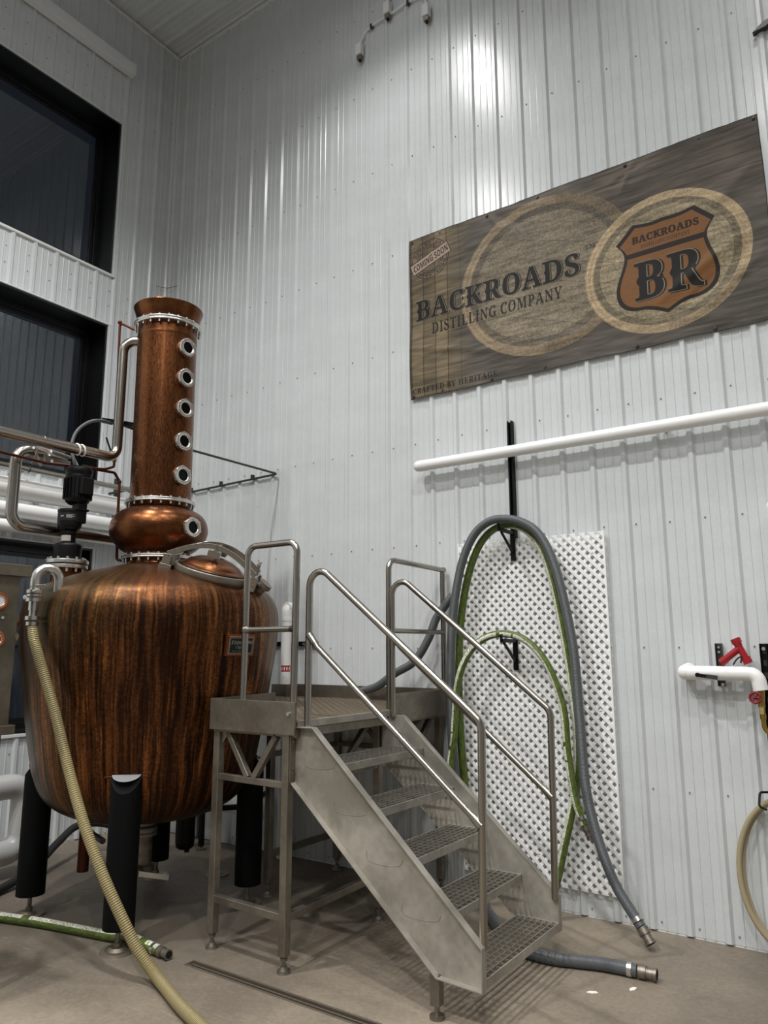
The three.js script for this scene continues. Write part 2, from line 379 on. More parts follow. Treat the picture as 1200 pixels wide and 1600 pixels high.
// floor with the slot for the trench drain
const DR = [3.115, 6.2, 1.998, 2.078];
{
  const s = [[-0.3, 0.3], [ROOM_X + 0.3, 0.3], [ROOM_X + 0.3, -ROOM_Z - 0.3], [-0.3, -ROOM_Z - 0.3]];
  const g = plate(s, 0.3, [[[DR[0], -DR[2]], [DR[1], -DR[2]], [DR[1], -DR[3]], [DR[0], -DR[3]]]]);
  g.rotateX(-PI / 2); g.translate(0, -0.3, 0);
  part(structure('floor'), 'concrete_slab', boxUV(g), M.floor);
}
{
  const d = thing('trench_drain', 'narrow black slot drain with metal edges set in the concrete floor', 'drain', [DR[0], 0, DR[2]]);
  const L = DR[1] - DR[0], W = DR[3] - DR[2];
  part(d, 'channel', [bx(0, L, -0.16, -0.15, 0, W, 0), bx(0, 0.004, -0.15, -0.03, 0, W, 0)], M.dark);
  part(d, 'edge_rail', bx(0, L, -0.06, 0.003, 0.001, 0.013, 0.001), M.pad);
  part(d, 'edge_rail', bx(0, L, -0.06, 0.003, W - 0.013, W - 0.001, 0.001), M.pad);
  part(d, 'centre_rail', bx(0.02, L, -0.05, -0.006, 0.026, 0.036, 0.001), M.pad);
}
// windows
WINDOWS.forEach(([y0, y1], i) => {
  const w = structure('window_' + (i + 1)), D = 0.28, z0 = WZ0, z1 = WZ1;
  part(w, 'reveal', [bx(-D - 0.06, 0.008, y1 - 0.02, y1, z0, z1, 0.002), bx(-D - 0.06, 0.008, y0, y1 - 0.02, z0, z0 + 0.02, 0.002), bx(-D - 0.06, 0.008, y0, y1 - 0.02, z1 - 0.02, z1, 0.002)], M.blackFrame);
  part(w, 'window_sill', bx(-D - 0.06, 0.012, y0, y0 + 0.02, z0 + 0.02, z1 - 0.02, 0.003), M.blackFrame);
  const fr = (o, t, x0, x1) => [bx(x0, x1, y0 + o, y0 + o + t, z0 + o, z1 - o), bx(x0, x1, y1 - o - t, y1 - o, z0 + o, z1 - o), bx(x0, x1, y0 + o + t, y1 - o - t, z0 + o, z0 + o + t), bx(x0, x1, y0 + o + t, y1 - o - t, z1 - o - t, z1 - o)];
  part(w, 'window_frame', fr(0.02, 0.055, -D - 0.03, -D + 0.03), M.blackFrame);
  part(w, 'sash', fr(0.075, 0.04, -D - 0.02, -D + 0.012), M.blackFrame);
  part(w, 'pane', bx(-D - 0.004, -D, y0 + 0.11, y1 - 0.11, z0 + 0.11, z1 - 0.11, 0), M.glass);
  part(w, 'edge_trim', [bx(0.004, 0.03, y0 - 0.03, y0 - 0.002, z0 - 0.03, z1 + 0.03), bx(0.004, 0.026, y0 - 0.03, y1 + 0.012, z0 - 0.026, z0 - 0.003), bx(0.004, 0.026, y1 + 0.001, y1 + 0.014, z0 - 0.03, z1)], M.white);
});
// lamps themselves, hung under the ceiling
{
  const lens = std({ color: 0xf2f2ee, roughness: 0.6, emissive: 0xffffff, emissiveIntensity: 4 });
  const proto = new THREE.Group();
  part(proto, 'housing', [disc(0, 0.075, 0, 0.30, 0.06, 32, 0.22), disc(0, 0.16, 0, 0.12, 0.11, 24), disc(0, 0.034, 0, 0.31, 0.022, 32)], M.galv);
  part(proto, 'lens', disc(0, 0.016, 0, 0.24, 0.012, 32), lens);
  part(proto, 'hanger', rod([0, 0.2, 0], [0, TOP - LAMP_Y - 0.01, 0], 0.008, 0.008, 8), M.galv);
  for (const [x, z] of LAMPS) {
    const c = proto.clone(); c.name = numbered('high_bay_lamp'); c.position.set(x, LAMP_Y + 0.006, z); scene.add(c);
    tag(c, 'round high bay lamp hanging under the ribbed ceiling', 'lamp', 'high bay lamps under the ceiling');
  }
}
//@@PART2
// ---------------------------------------------------------------- copper pot still (faces +x, towards the platform)
const AX = 2.12, AZ = 1.62;
const still = thing('pot_still', 'tall copper pot still with streaked pot, ball and column of round sight glasses', 'still', [AX, 0, AZ]);
const potProfile = [[0, 0.60], [0.25, 0.615], [0.45, 0.652], [0.58, 0.705], [0.66, 0.765], [0.715, 0.84], [0.748, 0.92], [0.772, 1.0], [0.803, 1.15], [0.838, 1.35], [0.868, 1.55], [0.895, 1.72], [0.912, 1.87], [0.917, 1.97], [0.910, 2.06], [0.893, 2.12], [0.86, 2.175], [0.80, 2.225], [0.70, 2.275], [0.56, 2.325], [0.40, 2.37], [0.27, 2.402], [0.236, 2.412]];
{
  const g = lathe(potProfile, 128, true, 110);
  part(still, 'pot_body', g, M.pot);
}
const potR = (h) => { for (let i = potProfile.length - 1; i > 0; i--) { const [r1, h1] = potProfile[i], [r0, h0] = potProfile[i - 1]; if (h >= h0 && h <= h1) return r0 + (r1 - r0) * (h - h0) / (h1 - h0); } return 0.9; };
const domeH = (r) => { for (let i = potProfile.length - 1; i > 13; i--) { const [r1, h1] = potProfile[i], [r0, h0] = potProfile[i - 1]; if (r >= r1 && r <= r0) return h1 + (h0 - h1) * (r - r1) / (r0 - r1); } return 2.4; };
const TILT = new THREE.Matrix4().makeTranslation(0, 2.2, 0).multiply(new THREE.Matrix4().makeRotationAxis(V(0.57, 0, 0.82), 0.0085)).multiply(new THREE.Matrix4().makeTranslation(0, -2.2, 0));
const lean = (g) => g.applyMatrix4(TILT);
part(still, 'neck', lean(lathe([[0.236, 2.405], [0.226, 2.425], [0.224, 2.47]], 64)), M.copper);
function flangeRing(h0, h1, r, bolts) {
  const mid = (h0 + h1) / 2, e = 0.004;
  const f = part(still, 'flange', lean(merge([lathe([[0.225, h0], [r - e, h0], [r, h0 + e], [r, mid - e], [r - 0.006, mid], [r, mid + e], [r, h1 - e], [r - e, h1], [0.225, h1]], 72)])), M.bright);
  const bl = [];
  for (let i = 0; i < bolts; i++) {
    const a = (i + 0.3) / bolts * 2 * PI, x = (r - 0.017) * Math.cos(a), z = (r - 0.017) * Math.sin(a);
    bl.push(disc(x, h0 - 0.010, z, 0.0085, 0.022, 6), disc(x, h1 + 0.005, z, 0.0085, 0.012, 6));
  }
  part(f, 'bolt_ring', lean(merge(bl)), M.bright, STUFF);
}
flangeRing(2.448, 2.478, 0.266, 22);
part(still, 'ball', lean(lathe([[0.223, 2.476], [0.232, 2.497], [0.285, 2.535], [0.335, 2.59], [0.360, 2.645], [0.364, 2.69], [0.350, 2.745], [0.318, 2.792], [0.268, 2.825], [0.232, 2.84], [0.224, 2.858], [0.224, 2.875]], 96, true, 64)), M.copper);
flangeRing(2.872, 2.902, 0.262, 22);
part(still, 'column', lean(merge([lathe([[0.226, 2.888], [0.228, 2.90], [0.228, 4.205], [0.2305, 4.208], [0.2305, 4.232], [0.228, 4.235], [0.228, 4.31]], 96)])), M.copper);
flangeRing(4.300, 4.338, 0.264, 22);
part(still, 'flared_top', lean(lathe([[0.226, 4.33], [0.229, 4.355], [0.243, 4.39], [0.268, 4.466], [0.270, 4.470], [0.265, 4.469], [0.238, 4.392], [0.222, 4.35], [0.222, 4.31]], 96)), M.copper);
// sight glasses look towards +x
function sightGlass(h, r0, dir, az) {
  const prof = [[0.001, -0.05], [0.052, -0.05], [0.052, 0.012], [0.070, 0.014], [0.072, 0.020], [0.072, 0.044], [0.069, 0.048], [0.046, 0.048], [0.044, 0.034], [0.044, 0.026]];
  const g = [lathe(prof, 40)];
  for (let i = 0; i < 6; i++) { const a = i / 6 * 2 * PI + 0.4; g.push(bx(0.066 * Math.cos(a) - 0.008, 0.066 * Math.cos(a) + 0.008, 0.018, 0.051, 0.066 * Math.sin(a) - 0.008, 0.066 * Math.sin(a) + 0.008, 0.002)); }
  const d = V(Math.cos(az) * dir[0], dir[1], Math.sin(az) * dir[0]).normalize(), p = [r0 * Math.cos(az), h, r0 * Math.sin(az)];
  const s = part(still, 'sight_glass', lean(at(merge(g), p, d.toArray())), M.bright);
  part(s, 'pane', lean(at(disc(0, 0.030, 0, 0.0445, 0.006, 32), p, d.toArray())), M.sight);
}
for (const h of [4.097, 3.849, 3.604, 3.342, 3.077]) sightGlass(h, 0.226, [1, 0], 0.05);
sightGlass(2.665, 0.352, [1, 0.02], 0.02);
// manhole on the shoulder, leaning towards the platform
{
  const az = -0.02, r = 0.585, y = domeH(r) - 0.006, nrm = V(0.31 * Math.cos(az), 0.95, 0.31 * Math.sin(az)).normalize();
  const a = V(-0.80, 0, 0.60); a.addScaledVector(nrm, -a.dot(nrm)).normalize();
  const b = a.clone().cross(nrm).normalize();
  const m = new THREE.Matrix4().makeBasis(a, nrm, b); m.setPosition(r * Math.cos(az), y, r * Math.sin(az));
  const L = (g) => g.applyMatrix4(m);
  const hole = part(still, 'manhole', L(lathe([[0.232, -0.05], [0.268, -0.03], [0.272, 0.004], [0.272, 0.030], [0.267, 0.036], [0.238, 0.036], [0.232, 0.030], [0.232, -0.05]], 64)), M.steel);
  part(hole, 'lid', L(lathe([[0.246, 0.034], [0.244, 0.046], [0.215, 0.055], [0.205, 0.062], [0.18, 0.085], [0.12, 0.113], [0.06, 0.127], [0, 0.13]], 64, false)), M.copper);
  part(hole, 'gasket', L(torus(0.243, 0.006, 48, 8).rotateX(PI / 2).translate(0, 0.039, 0)), M.black);
  const arms = [];
  for (const s of [-0.125, 0.125]) {
    const pts = []; for (let i = 0; i <= 14; i++) { const t = i / 14, x = 0.31 - 0.62 * t; pts.push([x, 0.055 + 0.155 * Math.sin(PI * (0.06 + 0.88 * t)), s]); }
    for (let i = 0; i < 14; i++) arms.push(bar(pts[i], pts[i + 1], 0.036, 0.014, [0, 0, 1]));
  }
  part(hole, 'clamp_arm', L(merge(arms.slice(0, 14))), M.tube); part(hole, 'clamp_arm', L(merge(arms.slice(14))), M.tube);
  part(hole, 'hinge', L(merge([bx(0.275, 0.335, 0.0, 0.085, -0.145, -0.105), bx(0.275, 0.335, 0.0, 0.085, 0.105, 0.145), rod([0.31, 0.07, -0.16], [0.31, 0.07, 0.16], 0.012), bx(0.26, 0.345, -0.045, 0.012, -0.15, 0.15), rod([0.27, 0.085, -0.14], [0.27, 0.085, 0.14], 0.008)])), M.tube);
  part(hole, 'pivot', L(merge([rod([0, 0.205, -0.15], [0, 0.205, 0.15], 0.013), bx(-0.045, 0.045, 0.13, 0.185, 0.105, 0.14), bx(-0.045, 0.045, 0.13, 0.185, -0.14, -0.105), rod([-0.03, 0.15, 0.125], [-0.03, 0.15, 0.155], 0.02), disc(0, 0.16, 0, 0.02, 0.08, 16)])), M.tube);
  part(hole, 'latch', L(merge([bx(-0.335, -0.285, 0.0, 0.07, -0.14, -0.10), bx(-0.335, -0.285, 0.0, 0.07, 0.10, 0.14), bx(-0.33, -0.28, -0.03, 0.012, -0.14, 0.14), rod([-0.31, 0.02, 0], [-0.31, 0.17, 0], 0.011), rod([-0.31, 0.16, -0.11], [-0.31, 0.16, 0.11], 0.007), rod([-0.31, 0.07, -0.16], [-0.31, 0.07, 0.16], 0.012)])), M.tube);
}
{ // capped port on the shoulder, by the rail
  const az = -0.35, r = 0.82, n = [0.72 * Math.cos(az), 0.72, 0.72 * Math.sin(az)], p = [r * Math.cos(az), domeH(r) - 0.02, r * Math.sin(az)];
  part(still, 'capped_port', at(merge([disc(0, 0.03, 0, 0.036, 0.08, 24), disc(0, 0.082, 0, 0.060, 0.034, 8, 0.058), disc(0, 0.06, 0, 0.046, 0.012, 24)]), p, n), M.steel);
}
{ // maker's plate
  const cv = document.createElement('canvas'); cv.width = 512; cv.height = 288; const c = cv.getContext('2d');
  c.fillStyle = '#101010'; c.fillRect(0, 0, 512, 288); c.strokeStyle = '#8d7f66'; c.lineWidth = 7; c.strokeRect(10, 10, 492, 268);
  c.fillStyle = '#9a968c'; c.textAlign = 'center'; c.save(); c.transform(1, -0.04, -0.22, 1, 0, 0); c.font = 'italic bold 104px serif'; c.fillText('Vendome', 282, 128); c.font = 'italic bold 76px serif'; c.fillText('Copper', 312, 206); c.restore();
  for (let i = 0; i < 9; i++) c.fillRect(78 + i * 41, 240, 26 - (i % 3) * 6, 9);
  const t = new THREE.CanvasTexture(cv); t.colorSpace = THREE.SRGBColorSpace;
  const az = 0.012, h = 1.812, r = potR(h), m = new THREE.Matrix4().makeRotationFromEuler(new THREE.Euler(0, PI / 2 - az, 0)).multiply(new THREE.Matrix4().makeRotationX(0.16));
  m.setPosition((r + 0.006) * Math.cos(az), h, (r + 0.006) * Math.sin(az));
  const nm = part(still, 'nameplate', bx(-0.125, 0.125, -0.072, 0.072, -0.02, 0.010).applyMatrix4(m), M.copperPlain, { label: 'small black maker plate in a copper frame' });
  part(nm, 'rim', merge([bx(-0.113, 0.113, 0.052, 0.060, 0.009, 0.017), bx(-0.113, 0.113, -0.060, -0.052, 0.009, 0.017), bx(-0.113, -0.105, -0.052, 0.052, 0.009, 0.017), bx(0.105, 0.113, -0.052, 0.052, 0.009, 0.017)]).applyMatrix4(m), M.pad);
  const face = new THREE.PlaneGeometry(0.21, 0.104); face.translate(0, 0, 0.0135);
  part(nm, 'face', clean(face.applyMatrix4(m)), std({ map: t, roughness: 0.35, metalness: 0.3 }));
}
// four insulated legs on levelling feet
for (const [dx, dz] of [[0.52, 0.56], [0.545, -0.50], [-0.525, 0.51], [-0.52, -0.55]]) {
  const R = 0.094, out = V(dx, 0, dz).normalize(), y0 = 0.135;
  const cut = (base, dip) => (g) => { const p = g.attributes.position; for (let i = 0; i < p.count; i++) if (p.getY(i) > 0.5) { const k = (p.getX(i) * out.x + p.getZ(i) * out.z) / R; p.setY(i, base - dip * (k + 1) / 2); } g.computeVertexNormals(); return g.translate(dx, 0, dz); };
  const mk = (r) => { const g = new THREE.CylinderGeometry(r, r, 1, 40, 1, false); return clean(g.translate(0, 0.5, 0)); };
  const sl = mk(R); { const p = sl.attributes.position; for (let i = 0; i < p.count; i++) if (p.getY(i) < 0.5) p.setY(i, y0); }
  const leg = part(still, 'leg', cut(1.15, 0.235)(sl), M.sleeve);
  const co = mk(R - 0.005); { const p = co.attributes.position; for (let i = 0; i < p.count; i++) if (p.getY(i) < 0.5) p.setY(i, 0.75); }
  part(leg, 'bare_top', cut(1.06, 0.075)(co), M.bare);
  part(leg, 'rod', disc(dx, 0.085, dz, 0.014, 0.11, 12), M.steel);
  part(leg, 'foot_pad', [disc(dx, 0.007, dz, 0.105, 0.014, 36, 0.100), disc(dx, 0.022, dz, 0.062, 0.018, 32, 0.045), disc(dx, 0.042, dz, 0.026, 0.024, 6)], M.pad);
  // copper backing pad above the leg
  const az = Math.atan2(dz, dx), edge = []; const hT = 1.005;
  for (let i = 0; i <= 16; i++) { const t = i / 16; const s = t < 0.2 ? [-0.135, 0.93 + 0.075 * t / 0.2] : t > 0.8 ? [0.135, 0.93 + 0.075 * (1 - t) / 0.2] : [-0.135 + 0.27 * (t - 0.2) / 0.6, hT]; const a2 = az + s[0] / 0.77, rr = potR(s[1]) + 0.004; edge.push([rr * Math.cos(a2), s[1], rr * Math.sin(a2)]); }
  part(still, 'backing_pad', hose(edge, 0.006, 40, 8), M.copperOld);
}
{ // stub with a two-part steel flange that carries the mixer motor
  const x = 1.78 - AX, z = 2.16 - AZ;
  const s = part(still, 'mixer_port', disc(x, 2.30, z, 0.105, 0.16, 40, 0.100), M.copper);
  part(s, 'flange', [lathe([[0.05, 2.358], [0.142, 2.358], [0.146, 2.362], [0.146, 2.384], [0.142, 2.388], [0.05, 2.388]], 56).translate(x, 0, z), lathe([[0.05, 2.394], [0.146, 2.394], [0.150, 2.398], [0.150, 2.420], [0.146, 2.424], [0.05, 2.424]], 56).translate(x, 0, z)], M.bright);
  const bl = []; for (let i = 0; i < 12; i++) { const a = i / 12 * 2 * PI; bl.push(disc(x + 0.122 * Math.cos(a), 2.346, z + 0.122 * Math.sin(a), 0.011, 0.026, 6), disc(x + 0.122 * Math.cos(a), 2.432, z + 0.122 * Math.sin(a), 0.011, 0.018, 6)); }
  part(s, 'bolt_ring', bl, M.bright, STUFF);
}
{ // swan-neck pipe on the shoulder, down to the hose valve
  const b = [2.19 - AX, 2.19, 2.46 - AZ], e = [2.14 - AX, 0, 2.595 - AZ];
  const pts = []; for (let i = 0; i <= 16; i++) { const t = i / 16; const a = PI * t; pts.push(V((b[0] + e[0]) / 2 + (b[0] - e[0]) / 2 * Math.cos(a), 2.225 + 0.085 * Math.sin(a), (b[2] + e[2]) / 2 + (b[2] - e[2]) / 2 * Math.cos(a))); }
  pts.unshift(V(b[0], 2.15, b[2])); pts.push(V(e[0], 2.15, e[2]));
  const n = part(still, 'swan_neck', sweep(pts, 0.032, 16), M.bright);
  part(n, 'clamp', [disc(e[0], 2.155, e[2], 0.050, 0.022, 28), disc(e[0], 2.13, e[2], 0.046, 0.014, 28), disc(e[0], 2.102, e[2], 0.050, 0.022, 28), rod([e[0] + 0.03, 2.155, e[2] + 0.03], [e[0] + 0.08, 2.165, e[2] + 0.02], 0.008), rod([e[0] - 0.07, 2.12, e[2] + 0.02], [e[0] - 0.02, 2.12, e[2] + 0.02], 0.016)], M.bright);
  part(n, 'valve', [disc(e[0], 2.065, e[2], 0.034, 0.06, 6), disc(e[0], 2.02, e[2], 0.025, 0.06, 20), disc(e[0], 1.985, e[2], 0.046, 0.024, 28)], M.bright);
  part(n, 'handle', bar([e[0], 2.185, e[2] + 0.03], [e[0] + 0.07, 2.19, e[2] - 0.03], 0.012, 0.02), M.bright);
}
{ // bottom outlet and its lever valve
  const o = part(still, 'outlet', [disc(0, 0.585, 0, 0.075, 0.05, 36), disc(0, 0.53, 0, 0.092, 0.03, 36), disc(0, 0.50, 0, 0.092, 0.022, 36), disc(0, 0.39, 0, 0.062, 0.22, 32), disc(0, 0.27, 0, 0.085, 0.045, 32)], M.steel);
  const d = V(0.82, 0, -0.57), f = V(0.57, 0, 0.82), P = (s, h, q) => [d.x * s + f.x * q, h, d.z * s + f.z * q];
  part(o, 'hub', [rod(P(0, 0.27, 0.05), P(0, 0.27, 0.14), 0.034), rod(P(0, 0.27, 0.12), P(0, 0.27, 0.16), 0.026)], M.pad);
  part(o, 'handle', [bar(P(-0.015, 0.275, 0.145), P(0.235, 0.245, 0.145), 0.014, 0.036, [0, 1, 0]), rod(P(0, 0.27, 0.13), P(0, 0.27, 0.168), 0.020)], M.bright);
  part(still, 'drain_tube', [disc(-0.40, 0.46, 0.20, 0.040, 0.46, 24)], M.copperOld);
  part(still, 'fill_pipe', pipe([[-0.24, 0.62, 0.3], [-0.24, 0.545, 0.3], [0.12, 0.545, 0.42]], 0.02, 0.05), M.galv);
}

// ---------------------------------------------------------------- mixer motor on the still
{
  const m = thing('mixer_motor', 'black finned mixer motor on the steel flange at the back of the copper pot', 'motor', [1.78, 2.4245, 2.16]);
  part(m, 'coupling_cup', lathe([[0, 0], [0.082, 0], [0.094, 0.012], [0.099, 0.10], [0.090, 0.118], [0.055, 0.128], [0, 0.13]], 40), M.black);
  part(m, 'collar', [disc(0, 0.158, 0, 0.050, 0.07, 32), disc(0, 0.200, 0, 0.056, 0.02, 32)], M.black);
  const cv = document.createElement('canvas'); cv.width = 256; cv.height = 64; const c = cv.getContext('2d'); c.fillStyle = '#b4aea2'; c.fillRect(0, 0, 256, 64); c.fillStyle = '#22211f'; c.beginPath(); c.moveTo(20, 52); c.lineTo(40, 14); c.lineTo(60, 52); c.fill();
  const ct = new THREE.CanvasTexture(cv); ct.colorSpace = THREE.SRGBColorSpace;
  part(m, 'warning_band', clean(new THREE.CylinderGeometry(0.0515, 0.0515, 0.042, 32, 1, true, -0.9, 2.2).translate(0, 0.158, 0)), std({ map: ct, roughness: 0.5, side: THREE.DoubleSide }));
  part(m, 'gear_cup', lathe([[0, 0.205], [0.056, 0.21], [0.080, 0.24], [0.085, 0.255], [0.086, 0.352], [0.088, 0.354], [0.088, 0.366], [0.082, 0.372], [0, 0.372]], 40), M.black);
  const c2 = document.createElement('canvas'); c2.width = 256; c2.height = 128; const d2 = c2.getContext('2d'); d2.fillStyle = '#141415'; d2.fillRect(0, 0, 256, 128); d2.fillStyle = '#c8c8c4';
  d2.fillRect(14, 50, 52, 8); d2.fillRect(14, 66, 40, 6); for (let i = 0; i < 4; i++) d2.fillRect(96, 34 + i * 15, 110 - (i % 2) * 34, 6);
  const t2 = new THREE.CanvasTexture(c2); t2.colorSpace = THREE.SRGBColorSpace;
  part(m, 'printed_label', clean(new THREE.CylinderGeometry(0.0865, 0.0865, 0.055, 32, 1, true, 0.1, 1.6).translate(0, 0.312, 0)), std({ map: t2, roughness: 0.4, side: THREE.DoubleSide }));
  part(m, 'neck', [bx(0.015, 0.095, 0.27, 0.43, -0.075, 0.005, 0.01), bx(0.0, 0.105, 0.36, 0.375, -0.085, 0.015, 0.004)], M.black);
  const mx = 0.035, mz = -0.025;
  part(m, 'motor_body', [lathe([[0, 0.41], [0.06, 0.412], [0.082, 0.43], [0.090, 0.46], [0.090, 0.60], [0.093, 0.603], [0.093, 0.622], [0.088, 0.635], [0.097, 0.645], [0.097, 0.676], [0.085, 0.690], [0, 0.694]], 40).translate(mx, 0, mz), bx(mx + 0.04, mx + 0.125, 0.47, 0.60, mz - 0.05, mz + 0.05, 0.01)], M.black);
  const fins = []; for (let i = 0; i < 22; i++) { const a = i / 22 * 2 * PI, g = new THREE.BoxGeometry(0.014, 0.15, 0.004); g.translate(0.096, 0, 0); g.rotateY(a); g.translate(mx, 0.525, mz); fins.push(g); }
  each(m, 'cooling_fin', fins, M.black);
  each(m, 'eye_cap', [disc(mx - 0.02, 0.70, mz + 0.03, 0.012, 0.014, 6), disc(mx + 0.05, 0.70, mz, 0.012, 0.014, 6)], M.galv);
}

// ---------------------------------------------------------------- pipes of the still
{
  const p = thing('vapor_pipe', 'long stainless pipe looping from the top of the copper column out to the left edge', 'pipe');
  part(p, 'tube', pipe([[2.02, 4.20, 1.72], [1.87, 4.20, 1.865], [1.87, 3.235, 1.865], [1.87, 3.235, 3.7]], 0.0385, 0.095, 20), M.tube);
  for (const z of [2.07, 2.47, 2.9]) part(p, 'weld_seam', torus(0.0388, 0.0016, 28, 6).translate(1.87, 3.235, z), M.tube);
  const s = []; for (const z of [2.16, 2.20]) s.push(torus(0.041, 0.006, 24, 6).rotateX(0.25).translate(1.87, 3.235, z)); each(p, 'cable_strap', s, M.pvc, { label: 'white plastic cable straps' });
}
{
  const p = thing('return_pipe', 'bent stainless pipe curling back low behind the black mixer motor', 'pipe');
  part(p, 'tube', pipe([[1.63, 3.215, 2.22], [1.63, 3.215, 2.52], [1.63, 2.655, 2.52], [1.63, 2.655, 1.30]], 0.040, 0.10, 20), M.tube);
  const w = []; for (let i = 0; i < 9; i++) { const z0 = 2.20 + 0.02 * i, a = rnd() * 6.28; w.push(rod([1.63 + 0.03 * Math.cos(a), 3.215 + 0.03 * Math.sin(a), z0 - 0.10], [1.63 + 0.045 * Math.cos(a + 0.6), 3.205 + 0.04 * Math.sin(a + 0.6), z0 + 0.06], 0.012, 0.016, 7)); }
  part(p, 'foil_wrap', w, M.bright);
  each(p, 'hanging_strap', [bar([1.675, 3.21, 2.41], [1.685, 3.10, 2.36], 0.004, 0.02), bar([1.68, 3.21, 2.39], [1.69, 3.10, 2.43], 0.004, 0.02), bar([1.675, 3.20, 2.34], [1.68, 3.13, 2.33], 0.004, 0.014)], M.pad);
}
{
  const p = thing('copper_line', 'thin dark copper tube with a brass valve running beside the copper column', 'tube');
  const X = 1.75, Z = 1.80;
  part(p, 'riser', pipe([[X, 3.32, Z], [X, 4.40, Z + 0.03], [1.85, 4.335, 1.76]], 0.010, 0.02, 10), M.copperOld);
  part(p, 'line', pipe([[X, 3.25, Z], [X, 3.20, Z], [X, 3.165, 1.88], [X, 3.147, 2.0], [X, 3.115, 2.35], [X, 3.15, 3.6]], 0.010, 0.02, 10), M.copperOld);
  part(p, 'drop', pipe([[X, 3.147, 2.0], [X, 3.155, 1.79], [X, 3.09, 1.74], [X, 2.72, 1.735], [X + 0.02, 2.47, 1.735], [1.835, 2.46, 1.74]], 0.011, 0.03, 10), M.copperOld);
  part(p, 'elbow', [sphere(X, 4.40, Z + 0.03, 0.018), sphere(X, 3.147, 2.0, 0.018), rod([X, 3.146, 1.97], [X, 3.148, 2.06], 0.016), sphere(X, 3.09, 1.74, 0.016)], M.copperOld);
  const v = part(p, 'valve', [rod([X, 3.25, Z], [X, 3.33, Z], 0.015), disc(X, 3.36, Z, 0.020, 0.03, 6), disc(X, 3.31, Z, 0.022, 0.022, 6), disc(X, 3.255, Z, 0.019, 0.024, 6)], M.brass);
  part(v, 'handle', [rod([X, 3.31, Z], [X + 0.02, 3.31, Z + 0.05], 0.010), bar([X + 0.02, 3.31, Z + 0.05], [X + 0.0, 3.42, Z + 0.085], 0.005, 0.014)], M.black);
}
{
  const b = thing('pipe_bracket', 'slotted black channel bracket holding the copper riser to the column', 'bracket');
  part(b, 'channel', [bar([1.70, 3.565, 1.90], [1.885, 3.533, 1.732], 0.006, 0.034), bar([1.70, 3.582, 1.90], [1.885, 3.55, 1.732], 0.022, 0.005), bar([1.70, 3.548, 1.90], [1.885, 3.516, 1.732], 0.022, 0.005)], M.black);
  part(b, 'clamp', [disc(1.75, 3.56, 1.80, 0.018, 0.05, 6), rod([1.80, 3.545, 1.81], [1.80, 3.545, 1.84], 0.01)], M.brass);
}
{
  const c = thing('flexible_conduit', 'grey flexible cable arching from the bracket down to the mixer motor', 'cable');
  part(c, 'sheath', hose([[1.74, 3.545, 1.84], [1.75, 3.545, 1.93], [1.76, 3.50, 2.05], [1.765, 3.40, 2.15], [1.77, 3.28, 2.185], [1.79, 3.17, 2.17], [1.80, 3.11, 2.15]], 0.0125, 50, 10), M.greyHose);
  part(c, 'wire', hose([[1.74, 3.31, 2.21], [1.77, 3.20, 2.16], [1.80, 3.115, 2.13]], 0.005, 16, 8), M.plastic);
}
{
  const c = thing('wall_conduit', 'thin grey conduit reaching out to the wall and turning along it', 'conduit');
  part(c, 'tube', pipe([[1.80, 3.54, 1.80], [1.84, 3.475, 1.10], [1.84, 3.474, 0.034], [0.10, 3.435, 0.034]], 0.011, 0.035, 10), M.galv);
  const k = []; for (const x of [1.5, 1.05, 0.6]) k.push(bx(x - 0.012, x + 0.012, 3.445 + (x - 0.6) * 0.022, 3.492 + (x - 0.6) * 0.022, 0.006, 0.046, 0.002)); each(c, 'clip', k, M.galv);
}
// white insulated pipes along the left wall
for (const [y, r, lab] of [[3.232, 0.097, 'thickest white insulated pipe, topmost of three along the left wall'], [3.037, 0.072, 'middle white insulated pipe of three along the left wall'], [2.887, 0.058, 'thinnest white insulated pipe, lowest of three along the left wall']]) {
  const p = thing('insulated_pipe', lab, 'pipe', [0.21, y, 0.36]);
  part(p, 'jacket', rod([0, 0, 0], [0, 0, 3.2], r, r, 32), M.pvc);
  part(p, 'end_cap', [sphere(0, 0, 0, r, 24), rod([0, 0, 0.02], [0, 0, 0.05], r + 0.002, r + 0.002, 32)], M.pvc);
  const h = []; for (const z of [0.30, 1.1, 2.3]) h.push(bx(-0.205, -0.02, -0.015, 0.015, z - 0.015, z + 0.015)); each(p, 'hanger', h, M.galv);
}
{
  const p = thing('service_pipe', 'slim stainless pipe just above the white pipes on the left wall', 'pipe', [0.34, 3.40, 0.2]);
  part(p, 'tube', rod([0, 0, 0], [0, 0, 3.3], 0.026, 0.026, 20), M.tube);
  const h = []; for (const z of [0.42, 1.5, 2.6]) h.push(bx(-0.335, -0.02, -0.01, 0.01, z - 0.012, z + 0.012), torus(0.028, 0.004, 20, 6).translate(0, 0, z)); each(p, 'hanger', h, M.galv);
}
{
  const p = thing('wall_bracket', 'grey channel upright on the left wall behind the copper column', 'bracket', [0.02, 3.15, 0.55]);
  part(p, 'channel', [bx(-0.016, 0.004, 0, 0.42, -0.02, 0.02, 0.001), bx(0.004, 0.028, 0, 0.42, -0.02, -0.014, 0.001), bx(0.004, 0.028, 0, 0.42, 0.014, 0.02, 0.001)], M.galv);
}
